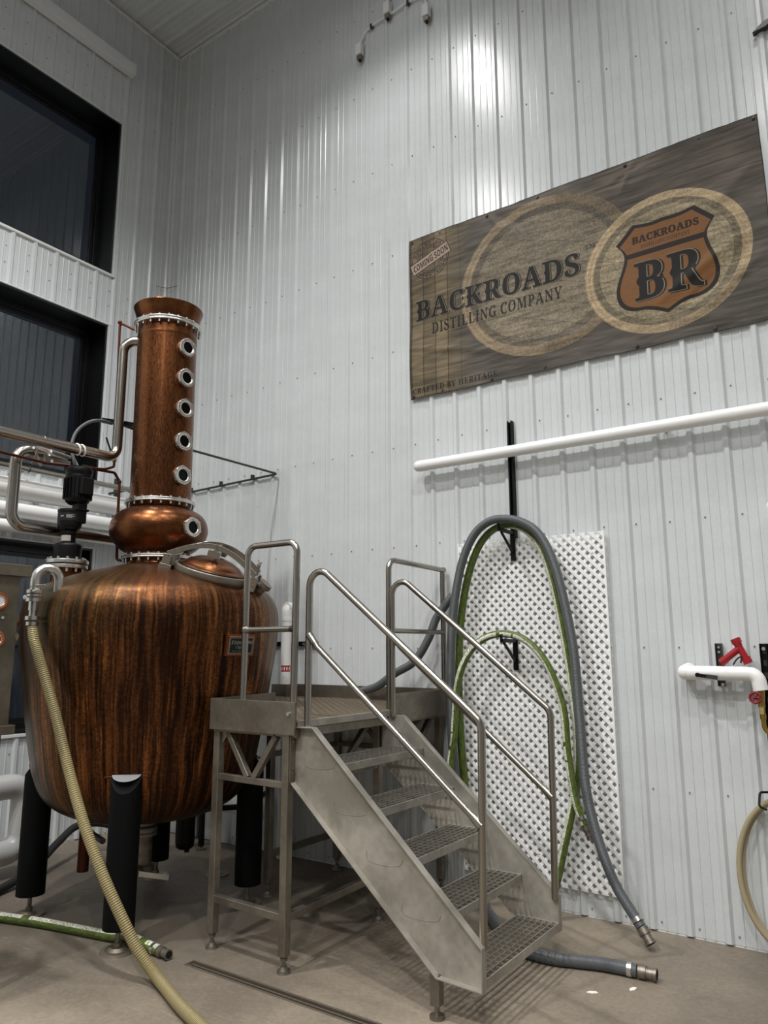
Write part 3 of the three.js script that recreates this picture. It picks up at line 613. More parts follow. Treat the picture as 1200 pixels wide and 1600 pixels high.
{ // white loop of moulded pipe low by the left wall
  const p = thing('white_pipe_loop', 'thick white pipe loop with rounded corners low behind the left leg', 'pipe');
  const X = 0.62;
  part(p, 'upper_run', pipe([[X, 0.695, 2.9], [X, 0.695, 1.66], [X, 0.19, 1.66], [X, 0.19, 2.9]], 0.098, 0.13, 24), M.plastic);
  part(p, 'stand', [disc(X, 0.05, 2.3, 0.05, 0.1, 16), disc(X, 0.008, 2.3, 0.1, 0.016, 24)], M.plastic);
  part(p, 'support', bx(0.012, X - 0.06, 0.66, 0.72, 2.2, 2.26), M.galv);
}
{
  const p = thing('low_white_pipe', 'white pipe with a rounded end lying low along the wall behind the black leg', 'pipe', [0, 0.395, 0.15]);
  part(p, 'jacket', [rod([0.5, 0, 0], [1.90, 0, 0], 0.080, 0.080, 28), sphere(1.90, 0, 0, 0.080, 24)], M.pvc);
  each(p, 'hanger', [bx(0.9, 0.93, -0.02, 0.02, -0.145, -0.04), bx(1.8, 1.83, -0.02, 0.02, -0.145, -0.04), bx(0.9, 0.93, -0.39, -0.05, -0.14, -0.11), bx(1.8, 1.83, -0.39, -0.05, -0.14, -0.11)], M.galv);
}
tag(part(scene, 'rubber_hose', hose([[1.15, 0.034, 2.32], [1.02, 0.036, 2.05], [0.88, 0.08, 1.70], [0.66, 0.19, 1.34], [0.52, 0.255, 1.06], [0.62, 0.24, 0.85], [0.85, 0.12, 0.75], [1.0, 0.034, 0.9]], 0.032, 70, 12), M.rubber), 'black rubber hose curving behind the still legs on the floor', 'hose');
{
  const f = thing('water_filter', 'black filter canister hanging beneath the right of the copper pot', 'filter', [1.96, 0, 1.10]);
  part(f, 'canister', [lathe([[0, 0.27], [0.05, 0.27], [0.068, 0.285], [0.073, 0.32], [0.074, 0.50], [0.083, 0.505], [0.083, 0.53]], 36)], M.black);
  part(f, 'head', [disc(0, 0.565, 0, 0.086, 0.075, 36), rod([-0.13, 0.565, 0.03], [0.13, 0.565, -0.03], 0.03), disc(0, 0.63, 0, 0.03, 0.08, 20)], M.black);
  part(f, 'drain_nub', disc(0.025, 0.262, 0, 0.02, 0.03, 16), M.black);
  part(f, 'pipe', pipe([[0.12, 0.565, -0.03], [0.30, 0.56, -0.30], [0.05, 0.56, -0.85]], 0.022, 0.05), M.black);
}
{
  const s = thing('pipe_stand', 'thin black upright stand by the wall behind the copper still', 'stand', [1.26, 0, 0.30]);
  part(s, 'post', [bx(-0.02, 0.02, 0.03, 0.70, -0.02, 0.02), bx(-0.04, 0.04, 0.50, 0.60, -0.04, 0.04, 0.01)], M.black);
  part(s, 'foot', [disc(0, 0.008, 0, 0.05, 0.016, 20), disc(0, 0.03, 0, 0.012, 0.05, 10)], M.pad);
}
tag(part(scene, 'floor_plate', [disc(1.96, 0.006, 0.76, 0.10, 0.012, 36, 0.096), disc(1.96, 0.014, 0.76, 0.05, 0.006, 24)], M.pad), 'round steel plate on the floor behind the platform legs', 'plate');
{ // cabinet at the left edge
  const c = thing('control_cabinet', 'grey steel control cabinet with orange ringed gauges at the left edge', 'cabinet', [2.6, 0, 2.95]);
  part(c, 'body', bx(-0.42, 0, 1.37, 2.20, 0.0, 0.62, 0.004), M.cabinet);
  part(c, 'lid', bx(-0.46, 0.035, 2.195, 2.262, -0.045, 0.66, 0.004), M.cabinet);
  part(c, 'ledge', bx(-0.44, 0.02, 1.325, 1.375, -0.03, 0.66, 0.004), M.cabinet);
  for (const z of [0.03, 0.56]) part(c, 'leg', [bx(-0.06, -0.01, 0.02, 1.33, z, z + 0.05), bx(-0.41, -0.36, 0.02, 1.33, z, z + 0.05)], M.cabinet);
  for (const [y, z] of [[2.052, 0.118], [1.842, 0.118]]) {
    const g = part(c, 'gauge', torus(0.040, 0.011, 36, 10).rotateY(PI / 2).translate(0.004, y, z), M.orange);
    part(g, 'dial', disc(0, 0, 0, 0.034, 0.012, 32).rotateZ(PI / 2).translate(0.002, y, z), y > 2 ? M.white : M.orange);
    part(g, 'bezel', torus(0.031, 0.004, 32, 8).rotateY(PI / 2).translate(0.01, y, z), M.bright);
  }
  part(c, 'button', disc(0, 0, 0, 0.008, 0.012, 12).rotateZ(PI / 2).translate(0.002, 1.962, 0.09), M.bright);
  part(c, 'side_tube', [rod([-0.05, 1.93, 0.0], [-0.30, 1.95, -0.16], 0.016), sphere(-0.30, 1.95, -0.16, 0.022)], M.copperPlain);
  part(c, 'fitting', [rod([-0.06, 1.86, 0.0], [-0.15, 1.87, -0.06], 0.022), rod([-0.15, 1.87, -0.06], [-0.19, 1.86, -0.09], 0.03), rod([-0.19, 1.86, -0.09], [-0.24, 1.86, -0.12], 0.018)], M.bright);
}

// ---------------------------------------------------------------- access platform with stairs
{
  const P = thing('access_platform', 'stainless steel work platform with five grated steps and tube handrails', 'platform');
  const DK = 1.37;
  const plan = [[3.05, 1.86], [3.735, 1.86], [3.735, 0.04], [2.13, 0.04], [2.13, 0.155], [1.95, 0.155], [1.95, 0.60], [2.32, 0.66], [2.61, 0.86], [2.905, 1.155]];
  const deck = plate(plan.map(([x, z]) => [x, -z]), 0.012); deck.rotateX(-PI / 2); deck.translate(0, DK - 0.012, 0);
  part(P, 'deck', boxUV(deck), M.tread);
  {
    const bars = [], inside = (x, z) => { let c = false; for (let i = 0, j = plan.length - 1; i < plan.length; j = i++) { const [xi, zi] = plan[i], [xj, zj] = plan[j]; if ((zi > z) !== (zj > z) && x < (xj - xi) * (z - zi) / (zj - zi) + xi) c = !c; } return c; };
    for (let i = 0; i < 66; i++) for (let j = 0; j < 66; j++) {
      const x = 1.97 + i * 0.034, z = 0.06 + j * 0.034;
      if (!inside(x - 0.02, z - 0.02) || !inside(x + 0.02, z + 0.02)) continue;
      const g = new THREE.CylinderGeometry(0.0062, 0.0062, 0.032, 5, 1); g.scale(1, 1, 0.7); g.rotateX(PI / 2); g.rotateY((i + j) % 2 ? PI / 4 : -PI / 4); g.translate(x, DK, z); bars.push(g);
    }
    part(P, 'tread_bars', bars, M.tread, STUFF);
  }
  part(P, 'deck_edge', [bx(3.722, 3.742, DK - 0.045, DK - 0.0005, 0.86, 1.83, 0.004)], M.satin);
  each(P, 'edge_beam', [bx(3.685, 3.732, 1.272, DK - 0.046, 0.06, 1.84), bx(3.04, 3.68, 1.272, DK - 0.014, 1.80, 1.845), bx(2.14, 3.68, 1.272, DK - 0.014, 0.05, 0.10), bar([3.06, 1.32, 1.80], [2.935, 1.32, 1.15], 0.040, 0.09), bar([2.66, 1.32, 0.90], [2.66, 1.32, 0.10], 0.045, 0.09), bar([2.35, 1.32, 0.69], [1.98, 1.32, 0.62], 0.045, 0.09)], M.steel);
  // toe boards
  part(P, 'toe_board', bx(3.03, 3.745, 1.288, 1.478, 1.861, 1.873, 0.002), M.steel);
  part(P, 'toe_board', bar([3.045, 1.383, 1.860], [2.925, 1.383, 1.158], 0.008, 0.19, [0, 1, 0]), M.steel);
  part(P, 'toe_board', [bx(2.128, 3.73, 1.30, 1.478, 0.030, 0.040, 0.002), bx(2.126, 2.134, 1.30, 1.478, 0.030, 0.160, 0.002), bx(1.95, 2.132, 1.30, 1.478, 0.151, 0.161, 0.002)], M.steel);
  part(P, 'toe_board', bx(3.735, 3.745, 1.288, 1.478, 0.05, 0.86, 0.002), M.steel);
  // legs with levelling feet
  for (const [x, z] of [[3.062, 1.815], [3.666, 1.835], [3.635, 0.87], [2.66, 0.905], [2.66, 0.085], [3.66, 0.085]]) {
    const l = part(P, 'leg', bx(x - 0.026, x + 0.026, 0.085, 1.30, z - 0.026, z + 0.026, 0.005), M.steel);
    part(l, 'foot', [disc(x, 0.008, z, 0.040, 0.016, 28, 0.036), disc(x, 0.024, z, 0.026, 0.02, 24, 0.018), disc(x, 0.05, z, 0.011, 0.09, 12), disc(x, 0.072, z, 0.021, 0.016, 6)], M.steel);
  }
  // frames: rails and V braces between the legs
  const T = 0.038;
  const frame = (a, b, hi = 1.0, lo = 0.285) => {
    const [ax, az] = a, [bx2, bz] = b, m = [(ax + bx2) / 2, (az + bz) / 2];
    part(P, 'cross_rail', bar([ax, hi, az], [bx2, hi, bz], T), M.steel);
    part(P, 'cross_rail', bar([ax, lo, az], [bx2, lo, bz], T + 0.006), M.steel);
    const L = (t) => [ax + (bx2 - ax) * t, az + (bz - az) * t];
    const [p0, p1, q0, q1] = [L(0.15), L(0.46), L(0.85), L(0.54)];
    part(P, 'brace', bar([p0[0], 1.275, p0[1]], [p1[0], hi + 0.015, p1[1]], T), M.steel);
    part(P, 'brace', bar([q0[0], 1.275, q0[1]], [q1[0], hi + 0.015, q1[1]], T), M.steel);
  };
  frame([3.062, 1.815], [3.666, 1.835]);
  frame([3.666, 1.835], [3.635, 0.87]);
  frame([3.635, 0.87], [3.66, 0.085]);
  frame([2.66, 0.905], [2.66, 0.085]);
  frame([2.66, 0.085], [3.66, 0.085]);
  part(P, 'gusset', plate([[3.09, 1.285], [3.16, 1.285], [3.09, 1.20]], 0.005).translate(0, 0, 1.81), M.satin);
  // stringers
  const S = [[3.69, 1.33], [3.85, 1.335], [4.918, 0.375], [4.918, 0.185], [4.665, 0.195], [3.685, 1.025]];
  for (const [z, s] of [[1.80, 1], [0.885, -1]]) {
    const w = part(P, 'stringer', plate(S, 0.006).translate(0, 0, z - 0.003), M.satin);
    const lips = [];
    for (let i = 0; i < S.length; i++) { const a = S[i], b = S[(i + 1) % S.length]; lips.push(bar([a[0], a[1], z + 0.022 * s - 0.004 * s], [b[0], b[1], z + 0.022 * s - 0.004 * s], 0.006, 0.044, [0, 0, 1])); }
    part(w, 'folded_edge', lips, M.satin);
    // traces of the welded treads
    const welds = [];
    for (let i = 0; i < 4; i++) { const x1 = 4.70 - 0.226 * i - 0.02, h = 0.445 + 0.225 * i; welds.push(hose([[x1 - 0.235, h + 0.045, z + 0.0035 * s], [x1 - 0.23, h, z + 0.0035 * s], [x1 - 0.02, h, z + 0.0035 * s], [x1, h + 0.03, z + 0.0035 * s]], 0.0011, 24, 6)); }
    each(w, 'weld_trace', welds, M.weld);
    part(P, 'support_leg', [bx(4.62, 4.672, 0.06, 0.205, z - 0.026 + 0.0 * s, z + 0.026, 0.004)], M.steel);
    part(P, 'support_foot', [disc(4.646, 0.008, z, 0.038, 0.016, 24), disc(4.646, 0.04, z, 0.012, 0.06, 12)], M.steel);
    part(P, 'bolt_plate', [bx(3.668, 3.698, 1.02, 1.33, z + (s > 0 ? 0.004 : -0.05), z + (s > 0 ? 0.05 : -0.004)), disc(3.70, 1.10, z + 0.028 * s, 0.009, 0.01, 6).rotateZ(0), disc(3.70, 1.25, z + 0.028 * s, 0.009, 0.01, 6)], M.steel);
  }
  // treads: nosing, edge frame and bar grating
  for (let i = 0; i < 5; i++) {
    const x1 = 4.922 - 0.226 * i, x0 = x1 - 0.262, y = 0.236 + 0.2255 * i, z0 = 0.89, z1 = 1.796;
    const t = part(P, 'tread', [bx(x1 - 0.006, x1, y - 0.045, y, z0, z1, 0.002), bx(x0, x0 + 0.005, y - 0.03, y, z0, z1, 0.001), bx(x0, x1, y - 0.03, y, z0, z0 + 0.005, 0.001), bx(x0, x1, y - 0.03, y, z1 - 0.005, z1, 0.001)], M.satin);
    const g = [];
    for (let k = 1; k < 7; k++) { const x = x0 + (x1 - x0) * k / 7; const b = new THREE.BoxGeometry(0.006, 0.024, z1 - z0 - 0.01); b.translate(x, y - 0.012, (z0 + z1) / 2); g.push(b); }
    for (let k = 1; k < 17; k++) { const z = z0 + (z1 - z0) * k / 17; const b = new THREE.BoxGeometry(x1 - x0 - 0.01, 0.010, 0.006); b.translate((x0 + x1) / 2, y - 0.005, z); g.push(b); }
    part(t, 'grating', g, M.grate);
  }
  // handrails of the stairs
  const TR = 0.0205;
  for (const [z, dz] of [[1.79, 0], [0.895, 0]]) {
    const h = part(P, 'handrail', pipe([[3.775, 1.33, z], [3.775, 2.34, z], [4.925, 1.415, z], [4.905, 0.36, z]], TR, 0.085, 18), M.tube);
    part(h, 'mid_rail', [pipe([[3.795, 1.86, z], [3.84, 1.80, z], [4.87, 0.955, z], [4.905, 0.92, z]], TR * 0.92, 0.03, 16), rod([3.778, 1.87, z], [3.82, 1.82, z], 0.026, 0.021), rod([4.86, 0.965, z], [4.912, 0.92, z], 0.021, 0.027)], M.tube);
  }
  // guard rails on the platform
  {
    const z = 1.852, h = part(P, 'guard_rail', pipe([[3.297, DK, z], [3.305, 2.435, z], [3.725, 2.435, z], [3.715, 1.30, z]], TR, 0.07, 18), M.tube);
    part(h, 'mid_rail', [rod([3.30, 1.905, z], [3.72, 1.905, z], TR * 0.9), rod([3.302, 1.905, z], [3.345, 1.905, z], 0.028, 0.018), rod([3.68, 1.905, z], [3.717, 1.905, z], 0.018, 0.028)], M.tube);
  }
  {
    const x = 3.705, h = part(P, 'guard_rail', [pipe([[x, 1.34, 0.835], [x, 2.425, 0.835], [x, 2.412, 0.01 + 0.05]], TR, 0.075, 18), rod([x, 1.36, 0.068], [x, 2.43, 0.068], TR, TR, 18), sphere(x, 2.413, 0.052, 0.024)], M.tube);
    part(h, 'mid_rail', rod([x, 1.915, 0.835], [x, 1.915, 0.068], TR * 0.9, TR * 0.9, 16), M.tube);
  }
  const bolts = []; for (const [x, y, z] of [[3.70, 1.41, 1.876], [3.715, 1.40, 0.80], [3.20, 1.40, 0.05]]) bolts.push(disc(0, 0, 0, 0.013, 0.014, 6).rotateX(PI / 2).translate(x, y, z));
  each(P, 'bolt', bolts, M.bright);
}

// ---------------------------------------------------------------- banner on the right wall
{
  const W = 2.87, H = 1.512, PX = 700, cv = document.createElement('canvas'); cv.width = Math.round(W * PX); cv.height = Math.round(H * PX);
  const c = cv.getContext('2d'), X = (u) => u * PX, Y = (v) => (H - v) * PX;
  const img = c.createImageData(cv.width, cv.height), D = img.data;
  const b1 = { x: 1.25, y: 0.80, rx: 0.735, ry: 0.665 }, b2 = { x: 2.18, y: 0.62, rx: 0.585, ry: 0.535 };
  const tone = (r, g, b, k) => [r * k, g * k, b * k];
  for (let j = 0; j < cv.height; j++) for (let i = 0; i < cv.width; i++) {
    const u = i / PX, v = H - j / PX;
    const grain = fbm(u / 4, v / 4, 24, 200, 3, 201), sp = fbm(u / 4, v / 4, 380, 380, 2, 203), cl = fbm(u / 4, v / 4, 6, 8, 3, 207);
    let col = [96, 90, 82];                                            // dusky wood behind
    let k = 0.86 + 0.5 * (grain - 0.5) + 0.5 * (cl - 0.5);
    if (u < 0.62) { const fade = Math.min(1, Math.max(0, (0.62 - u) / 0.22)); const k0 = k; const st = Math.abs(((u - 0.02) % 0.122) - 0.061); col = [mix(96, 116, fade), mix(90, 103, fade), mix(82, 81, fade)]; k *= st > 0.056 ? 0.72 : 0.94 + 0.2 * noise(Math.floor((u - 0.02) / 0.122), 3, 8, 8, 9); k = mix(k0, k, fade); }
    if (v > 1.05 && u > 1.7) { const st = Math.abs((v % 0.105) - 0.05); k *= st > 0.047 ? 0.8 : 1; col = [96, 88, 79]; }
    for (const [B, first] of [[b1, true], [b2, false]]) {
      const dx = (u - B.x) / B.rx, dy = (v - B.y) / B.ry, r = Math.hypot(dx, dy), wob = 0.006 * (fbm(u / 4, v / 4, 60, 60, 2, 211) - 0.5);
      if (r < 1 + wob) {
        const rim = r > 0.885 + wob * 2;
        const rr = (grain - 0.5) * 0.5 + (sp - 0.5) * 0.42;
        if (rim) { const ring = Math.abs(((r - 0.885) / 0.115) % 0.5 - 0.25); col = first ? [128, 113, 92] : [156, 138, 110]; k = 0.98 + rr * 0.75 + (dx < -0.6 && ring < 0.06 ? 0.14 : 0) - (dx > 0.2 && dy > 0 && first ? 0.18 : 0) - (dy < -0.4 && dx > 0 ? 0.12 : 0); }
        else { const q = (u * 0.35 + v) % 0.17; col = first ? [122, 112, 95] : [140, 128, 104]; k = (q < 0.004 ? 0.72 : 1) * (0.95 + rr) * (r > 0.80 ? 0.80 : 1) * (first ? 0.96 + 0.10 * (0.9 - v) : 1); }
      }
    }
    const o = (j * cv.width + i) * 4; [D[o], D[o + 1], D[o + 2]] = tone(...col, k * 1.08).map((q) => Math.max(0, Math.min(255, q))); D[o + 3] = 255;
  }
  c.putImageData(img, 0, 0);
  const INK = '#1b1918', LIGHT = 'rgba(150,138,116,0.9)';
  function letters(s, u0, u1, v0, cap, o = {}) {                       // slab letters stretched between u0 and u1, baseline v0
    const chars = [...s], fs = 200; c.save(); c.font = `${o.weight || 'bold'} ${fs}px serif`;
    const w = chars.map((q) => c.measureText(q).width), tot = w.reduce((a, b) => a + b, 0), track = o.track || 0;
    const sx = (X(u1) - X(u0)) / (tot + track * (chars.length - 1)), sy = cap * PX / (fs * 0.716);
    let x = X(u0);
    chars.forEach((q, i) => {
      c.save(); c.translate(x, Y(v0)); c.scale(sx, sy); c.fillStyle = o.color || INK; c.strokeStyle = o.color || INK; c.lineJoin = 'round';
      if (o.western) {
        const mid = -fs * 0.36, hw = w[i] * 0.40;
        c.lineWidth = 9; c.fillText(q, 6, 2); c.strokeText(q, 6, 2);
        if (o.inline) { c.strokeStyle = LIGHT; c.lineWidth = 7; c.strokeText(q, -1, 0); c.strokeStyle = o.color || INK; }
        c.lineWidth = 3; c.fillText(q, -3, 0); c.strokeText(q, -3, 0);
        c.beginPath(); for (const s2 of [-1, 1]) { const px = w[i] / 2 + s2 * hw * (s2 > 0 && 'KR'.includes(q) ? 0.7 : 0.93); c.moveTo(px - 9, mid); c.lineTo(px, mid - 17); c.lineTo(px + 9, mid); c.lineTo(px, mid + 17); c.closePath(); } if (!'AS'.includes(q)) c.fill();
      } else c.fillText(q, 0, 0);
      c.restore(); x += (w[i] + track) * sx;
    });
    c.restore();
  }
  letters('BACKROADS', 0.062, 1.568, 0.712, 0.180, { western: true, inline: true, track: 4 });
  letters('DISTILLING COMPANY', 0.224, 1.41, 0.558, 0.098, { weight: '', color: 'rgba(28,25,22,0.92)', track: 10 });
  letters('TM', 1.60, 1.688, 0.898, 0.036, { weight: '', color: 'rgba(44,40,36,0.8)' });
  letters('CRAFTED BY HERITAGE', 0.024, 0.834, 0.040, 0.052, { weight: 'bold', color: 'rgba(30,27,24,0.95)', track: 14 });
  // stamp
  {
    const cx = X(0.218), cy = Y(1.266), R = 0.186 * PX, ink = '#2a1a18'; c.save(); c.translate(cx, cy); c.strokeStyle = ink; c.fillStyle = ink;
    for (const [r, w] of [[R, 4], [R * 0.70, 4], [R * 0.60, 4]]) { c.lineWidth = w; c.beginPath(); c.arc(0, 0, r, 0, 2 * PI); c.stroke(); }
    c.font = `bold ${R * 0.22}px sans-serif`; c.textAlign = 'center';
    const ring = 'COMING SOON';
    [...ring].forEach((q, i) => { const a = -PI / 2 + (i - (ring.length - 1) / 2) * 0.235; c.save(); c.rotate(a + PI / 2); c.fillText(q, 0, -R * 0.77); c.restore(); });
    [...ring].forEach((q, i) => { const a = (i - (ring.length - 1) / 2) * -0.235; c.save(); c.rotate(a); c.fillText(q, 0, R * 0.93); c.restore(); });
    c.rotate(-0.33); const bw = R * 2.18, bh = R * 0.58; c.fillStyle = '#a08f80'; c.fillRect(-bw / 2, -bh / 2, bw, bh); c.lineWidth = 4; c.strokeRect(-bw / 2, -bh / 2, bw, bh);
    c.fillStyle = ink; c.font = `italic bold ${bh * 0.78}px sans-serif`; c.scale(bw * 0.93 / c.measureText('COMING SOON').width, 1); c.fillText('COMING SOON', 0, bh * 0.28); c.restore();
  }
  // road shield
  {
    const half = [[0, 0.947], [0.10, 0.938], [0.212, 0.962], [0.338, 0.838], [0.292, 0.78], [0.276, 0.722], [0.295, 0.64], [0.340, 0.53], [0.350, 0.43], [0.315, 0.345], [0.235, 0.300], [0.12, 0.295], [0, 0.231]];
    const path = (k) => { const mx = 2.190, my = 0.60, P = [...half, ...half.slice(1, -1).reverse().map(([a, b]) => [-a, b])]; const q = P.map(([a, b]) => [X(mx + a * k), Y(my + (b - my) * k)]);
      c.beginPath(); q.forEach((p, i) => { const n = q[(i + 1) % q.length]; const sharp = [0, 2, 3, 12, q.length - 3, q.length - 2].includes(i); if (!i) c.moveTo(...p); if (i) { if (sharp) c.lineTo(...p); else c.quadraticCurveTo(p[0], p[1], (p[0] + n[0]) / 2, (p[1] + n[1]) / 2); } }); c.closePath(); };
    path(1.035); c.fillStyle = '#26211f'; c.fill(); path(0.955); c.fillStyle = '#7a5431'; c.fill();
    c.save(); path(0.955); c.clip(); const sp = c.createPattern ? null : null; for (let i = 0; i < 900; i++) { c.fillStyle = `rgba(${rnd() > 0.5 ? '60,36,20' : '150,104,66'},0.10)`; c.fillRect(X(1.83) + rnd() * 520, Y(0.97) + rnd() * 540, 14 + rnd() * 30, 2 + rnd() * 3); }
    c.fillStyle = '#26211f'; c.fillRect(X(1.90), Y(0.750), X(2.49) - X(1.90), 0.040 * PX); c.restore();
    letters('BACKROADS', 1.958, 2.434, 0.822, 0.054, { western: true, color: '#2e201a', track: 6 });
    letters('DISTILLING COMPANY', 2.022, 2.37, 0.770, 0.028, { weight: '', color: '#3a281d', track: 8 });
    letters('B', 1.966, 2.188, 0.366, 0.292, { western: true, inline: true }); letters('R', 2.20, 2.440, 0.366, 0.292, { western: true, inline: true });
  }
  c.strokeStyle = 'rgba(25,22,20,0.8)'; c.lineWidth = 8; c.strokeRect(0, 0, cv.width, cv.height);
  const t = new THREE.CanvasTexture(cv); t.colorSpace = THREE.SRGBColorSpace; t.anisotropy = 8;
  const banner = thing('vinyl_banner', 'large brown printed vinyl banner with two barrels and an orange shield', 'banner', [3.397, 3.918, 0]);
  const NX = 170, NY = 96, pos = [], uv = [], idx = [];
  const crease = (u, v, x0, y0, x1, y1, w, a) => { const L = Math.hypot(x1 - x0, y1 - y0), tx = (x1 - x0) / L, ty = (y1 - y0) / L, s = (u - x0) * tx + (v - y0) * ty, d = (u - x0) * -ty + (v - y0) * tx; const e = Math.max(0, Math.min(1, s / L)); return a * Math.exp(-(d * d) / (w * w)) * Math.sin(PI * Math.min(1, Math.max(0, s / L)) * 0.9 + 0.1) * (s > 0 && s < L ? 1 : 0); };
  const CR = [[0.0, 0.47, 1.05, 0.22, 0.030, 0.012], [0.0, 0.42, 0.7, 0.30, 0.022, -0.008], [0.80, 1.51, 0.92, 1.30, 0.022, 0.013], [0.76, 1.5, 1.15, 1.28, 0.03, -0.011], [0.78, 1.50, 1.32, 1.42, 0.02, 0.008], [2.8, 0.72, 2.1, 0.30, 0.045, 0.014], [2.84, 0.62, 2.2, 0.16, 0.035, -0.012], [2.84, 0.50, 2.35, 0.12, 0.03, 0.010], [2.02, 1.50, 1.9, 1.25, 0.02, 0.009], [2.1, 1.48, 1.82, 1.33, 0.022, -0.009], [1.45, 1.5, 1.55, 1.28, 0.018, 0.008], [0.32, 1.5, 0.18, 1.2, 0.02, 0.008], [2.86, 1.2, 2.5, 0.9, 0.04, 0.008], [0.1, 1.1, 0.9, 0.95, 0.05, 0.006], [1.0, 0.15, 1.9, 0.30, 0.04, 0.007]];
  const grom = [0, 0.32, 0.78, 1.24, 1.45, 1.95, 2.10, 2.48, 2.87];
  for (let j = 0; j <= NY; j++) for (let i = 0; i <= NX; i++) {
    const u = W * i / NX, v = H * j / NY;
    let z = 0.034 + 0.010 * (fbm(u / 4, v / 4, 7, 9, 3, 301) - 0.5) + 0.006 * Math.sin(u * 6 + v * 3.4) * Math.sin(v * 4.2 + 0.6);
    for (const q of CR) z += crease(u, v, ...q);
    const dg = Math.min(...grom.map((g) => Math.abs(g - u))); const top = Math.exp(-(H - v) / 0.05), bot = Math.exp(-v / 0.05);
    z += (top + bot * 0.5) * Math.min(0.014, dg * 0.10) - (top + bot) * 0.006;
    pos.push(u - 0.004 * Math.sin(v * 5), v - top * Math.min(0.012, dg * 0.06) + bot * 0.004 * Math.sin(u * 9), Math.max(0.0275, z)); uv.push(i / NX, j / NY);
  }
  for (let j = 0; j < NY; j++) for (let i = 0; i < NX; i++) { const a = j * (NX + 1) + i, b = a + 1, d = a + NX + 1, e = d + 1; idx.push(a, b, e, a, e, d); }
  const g = new THREE.BufferGeometry(); g.setAttribute('position', new THREE.Float32BufferAttribute(pos, 3)); g.setAttribute('uv', new THREE.Float32BufferAttribute(uv, 2)); g.setIndex(idx); g.computeVertexNormals();
  part(banner, 'printed_face', g, new THREE.MeshPhysicalMaterial({ map: t, roughness: 0.6, specularIntensity: 0.45 }));
  const bk = g.clone(); { const p = bk.attributes.position; for (let i = 0; i < p.count; i++) p.setZ(i, p.getZ(i) - 0.0016); } bk.computeVertexNormals(); part(banner, 'backing', bk, M.white);
  const rings = []; for (const u of [0.03, 0.32, 0.78, 1.24, 1.95, 2.48, 2.84]) for (const v of [0.025, H - 0.03]) { rings.push(torus(0.011, 0.0035, 16, 6).translate(u, v, 0.034), disc(0, 0, 0, 0.006, 0.014, 8).rotateX(PI / 2).translate(u, v, 0.034)); }
  each(banner, 'grommet', rings, M.galv);
}

// ---------------------------------------------------------------- on the right wall
{
  const p = thing('long_wall_pipe', 'long horizontal white pipe below the banner crossing the black channel', 'pipe', [0, 3.292, 0.11]);
  part(p, 'jacket', rod([3.52, 0, 0], [7.0, 0, 0], 0.045, 0.045, 28), M.pvc);
  part(p, 'end_cap', [sphere(3.52, 0, 0, 0.046, 24), rod([3.535, 0, 0], [3.60, 0, 0], 0.0475, 0.0475, 28)], M.pvc);
  const h = []; for (const x of [4.335, 5.5, 6.6]) h.push(bx(x - 0.015, x + 0.015, -0.012, 0.012, -0.105, -0.03)); each(p, 'hanger', h, M.galv);
}
{
  const s = thing('channel_upright', 'tall dark slotted channel upright crossing behind the long white pipe', 'channel', [4.325, 2.625, 0]);
  part(s, 'channel', [bx(-0.021, 0.021, 0, 0.935, 0.004, 0.009, 0.001), bx(-0.021, -0.017, 0, 0.935, 0.009, 0.045, 0.001), bx(0.017, 0.021, 0, 0.935, 0.009, 0.045, 0.001), bx(-0.018, -0.009, 0, 0.935, 0.040, 0.045, 0.001), bx(0.009, 0.018, 0, 0.935, 0.040, 0.045, 0.001)], M.black);
}
function hoseHook(x, y, lab) {
  const h = thing('hose_hook', lab, 'hook', [x, y, 0.048]);
  part(h, 'back_plate', bx(-0.02, 0.02, -0.21, 0.02, 0.0, 0.012), M.black);
  part(h, 'arm', [bar([0, 0.005, 0.01], [0, 0.005, 0.24], 0.026, 0.026), bar([0, -0.15, 0.01], [0, -0.01, 0.20], 0.016, 0.016), bar([0, 0.0, 0.235], [0, 0.05, 0.245], 0.026, 0.012)], M.black);
}
hoseHook(4.325, 2.655, 'upper black hook bracket on the channel carrying the grey hose');
hoseHook(4.318, 1.838, 'lower black hook bracket on the lattice carrying the short green hose');
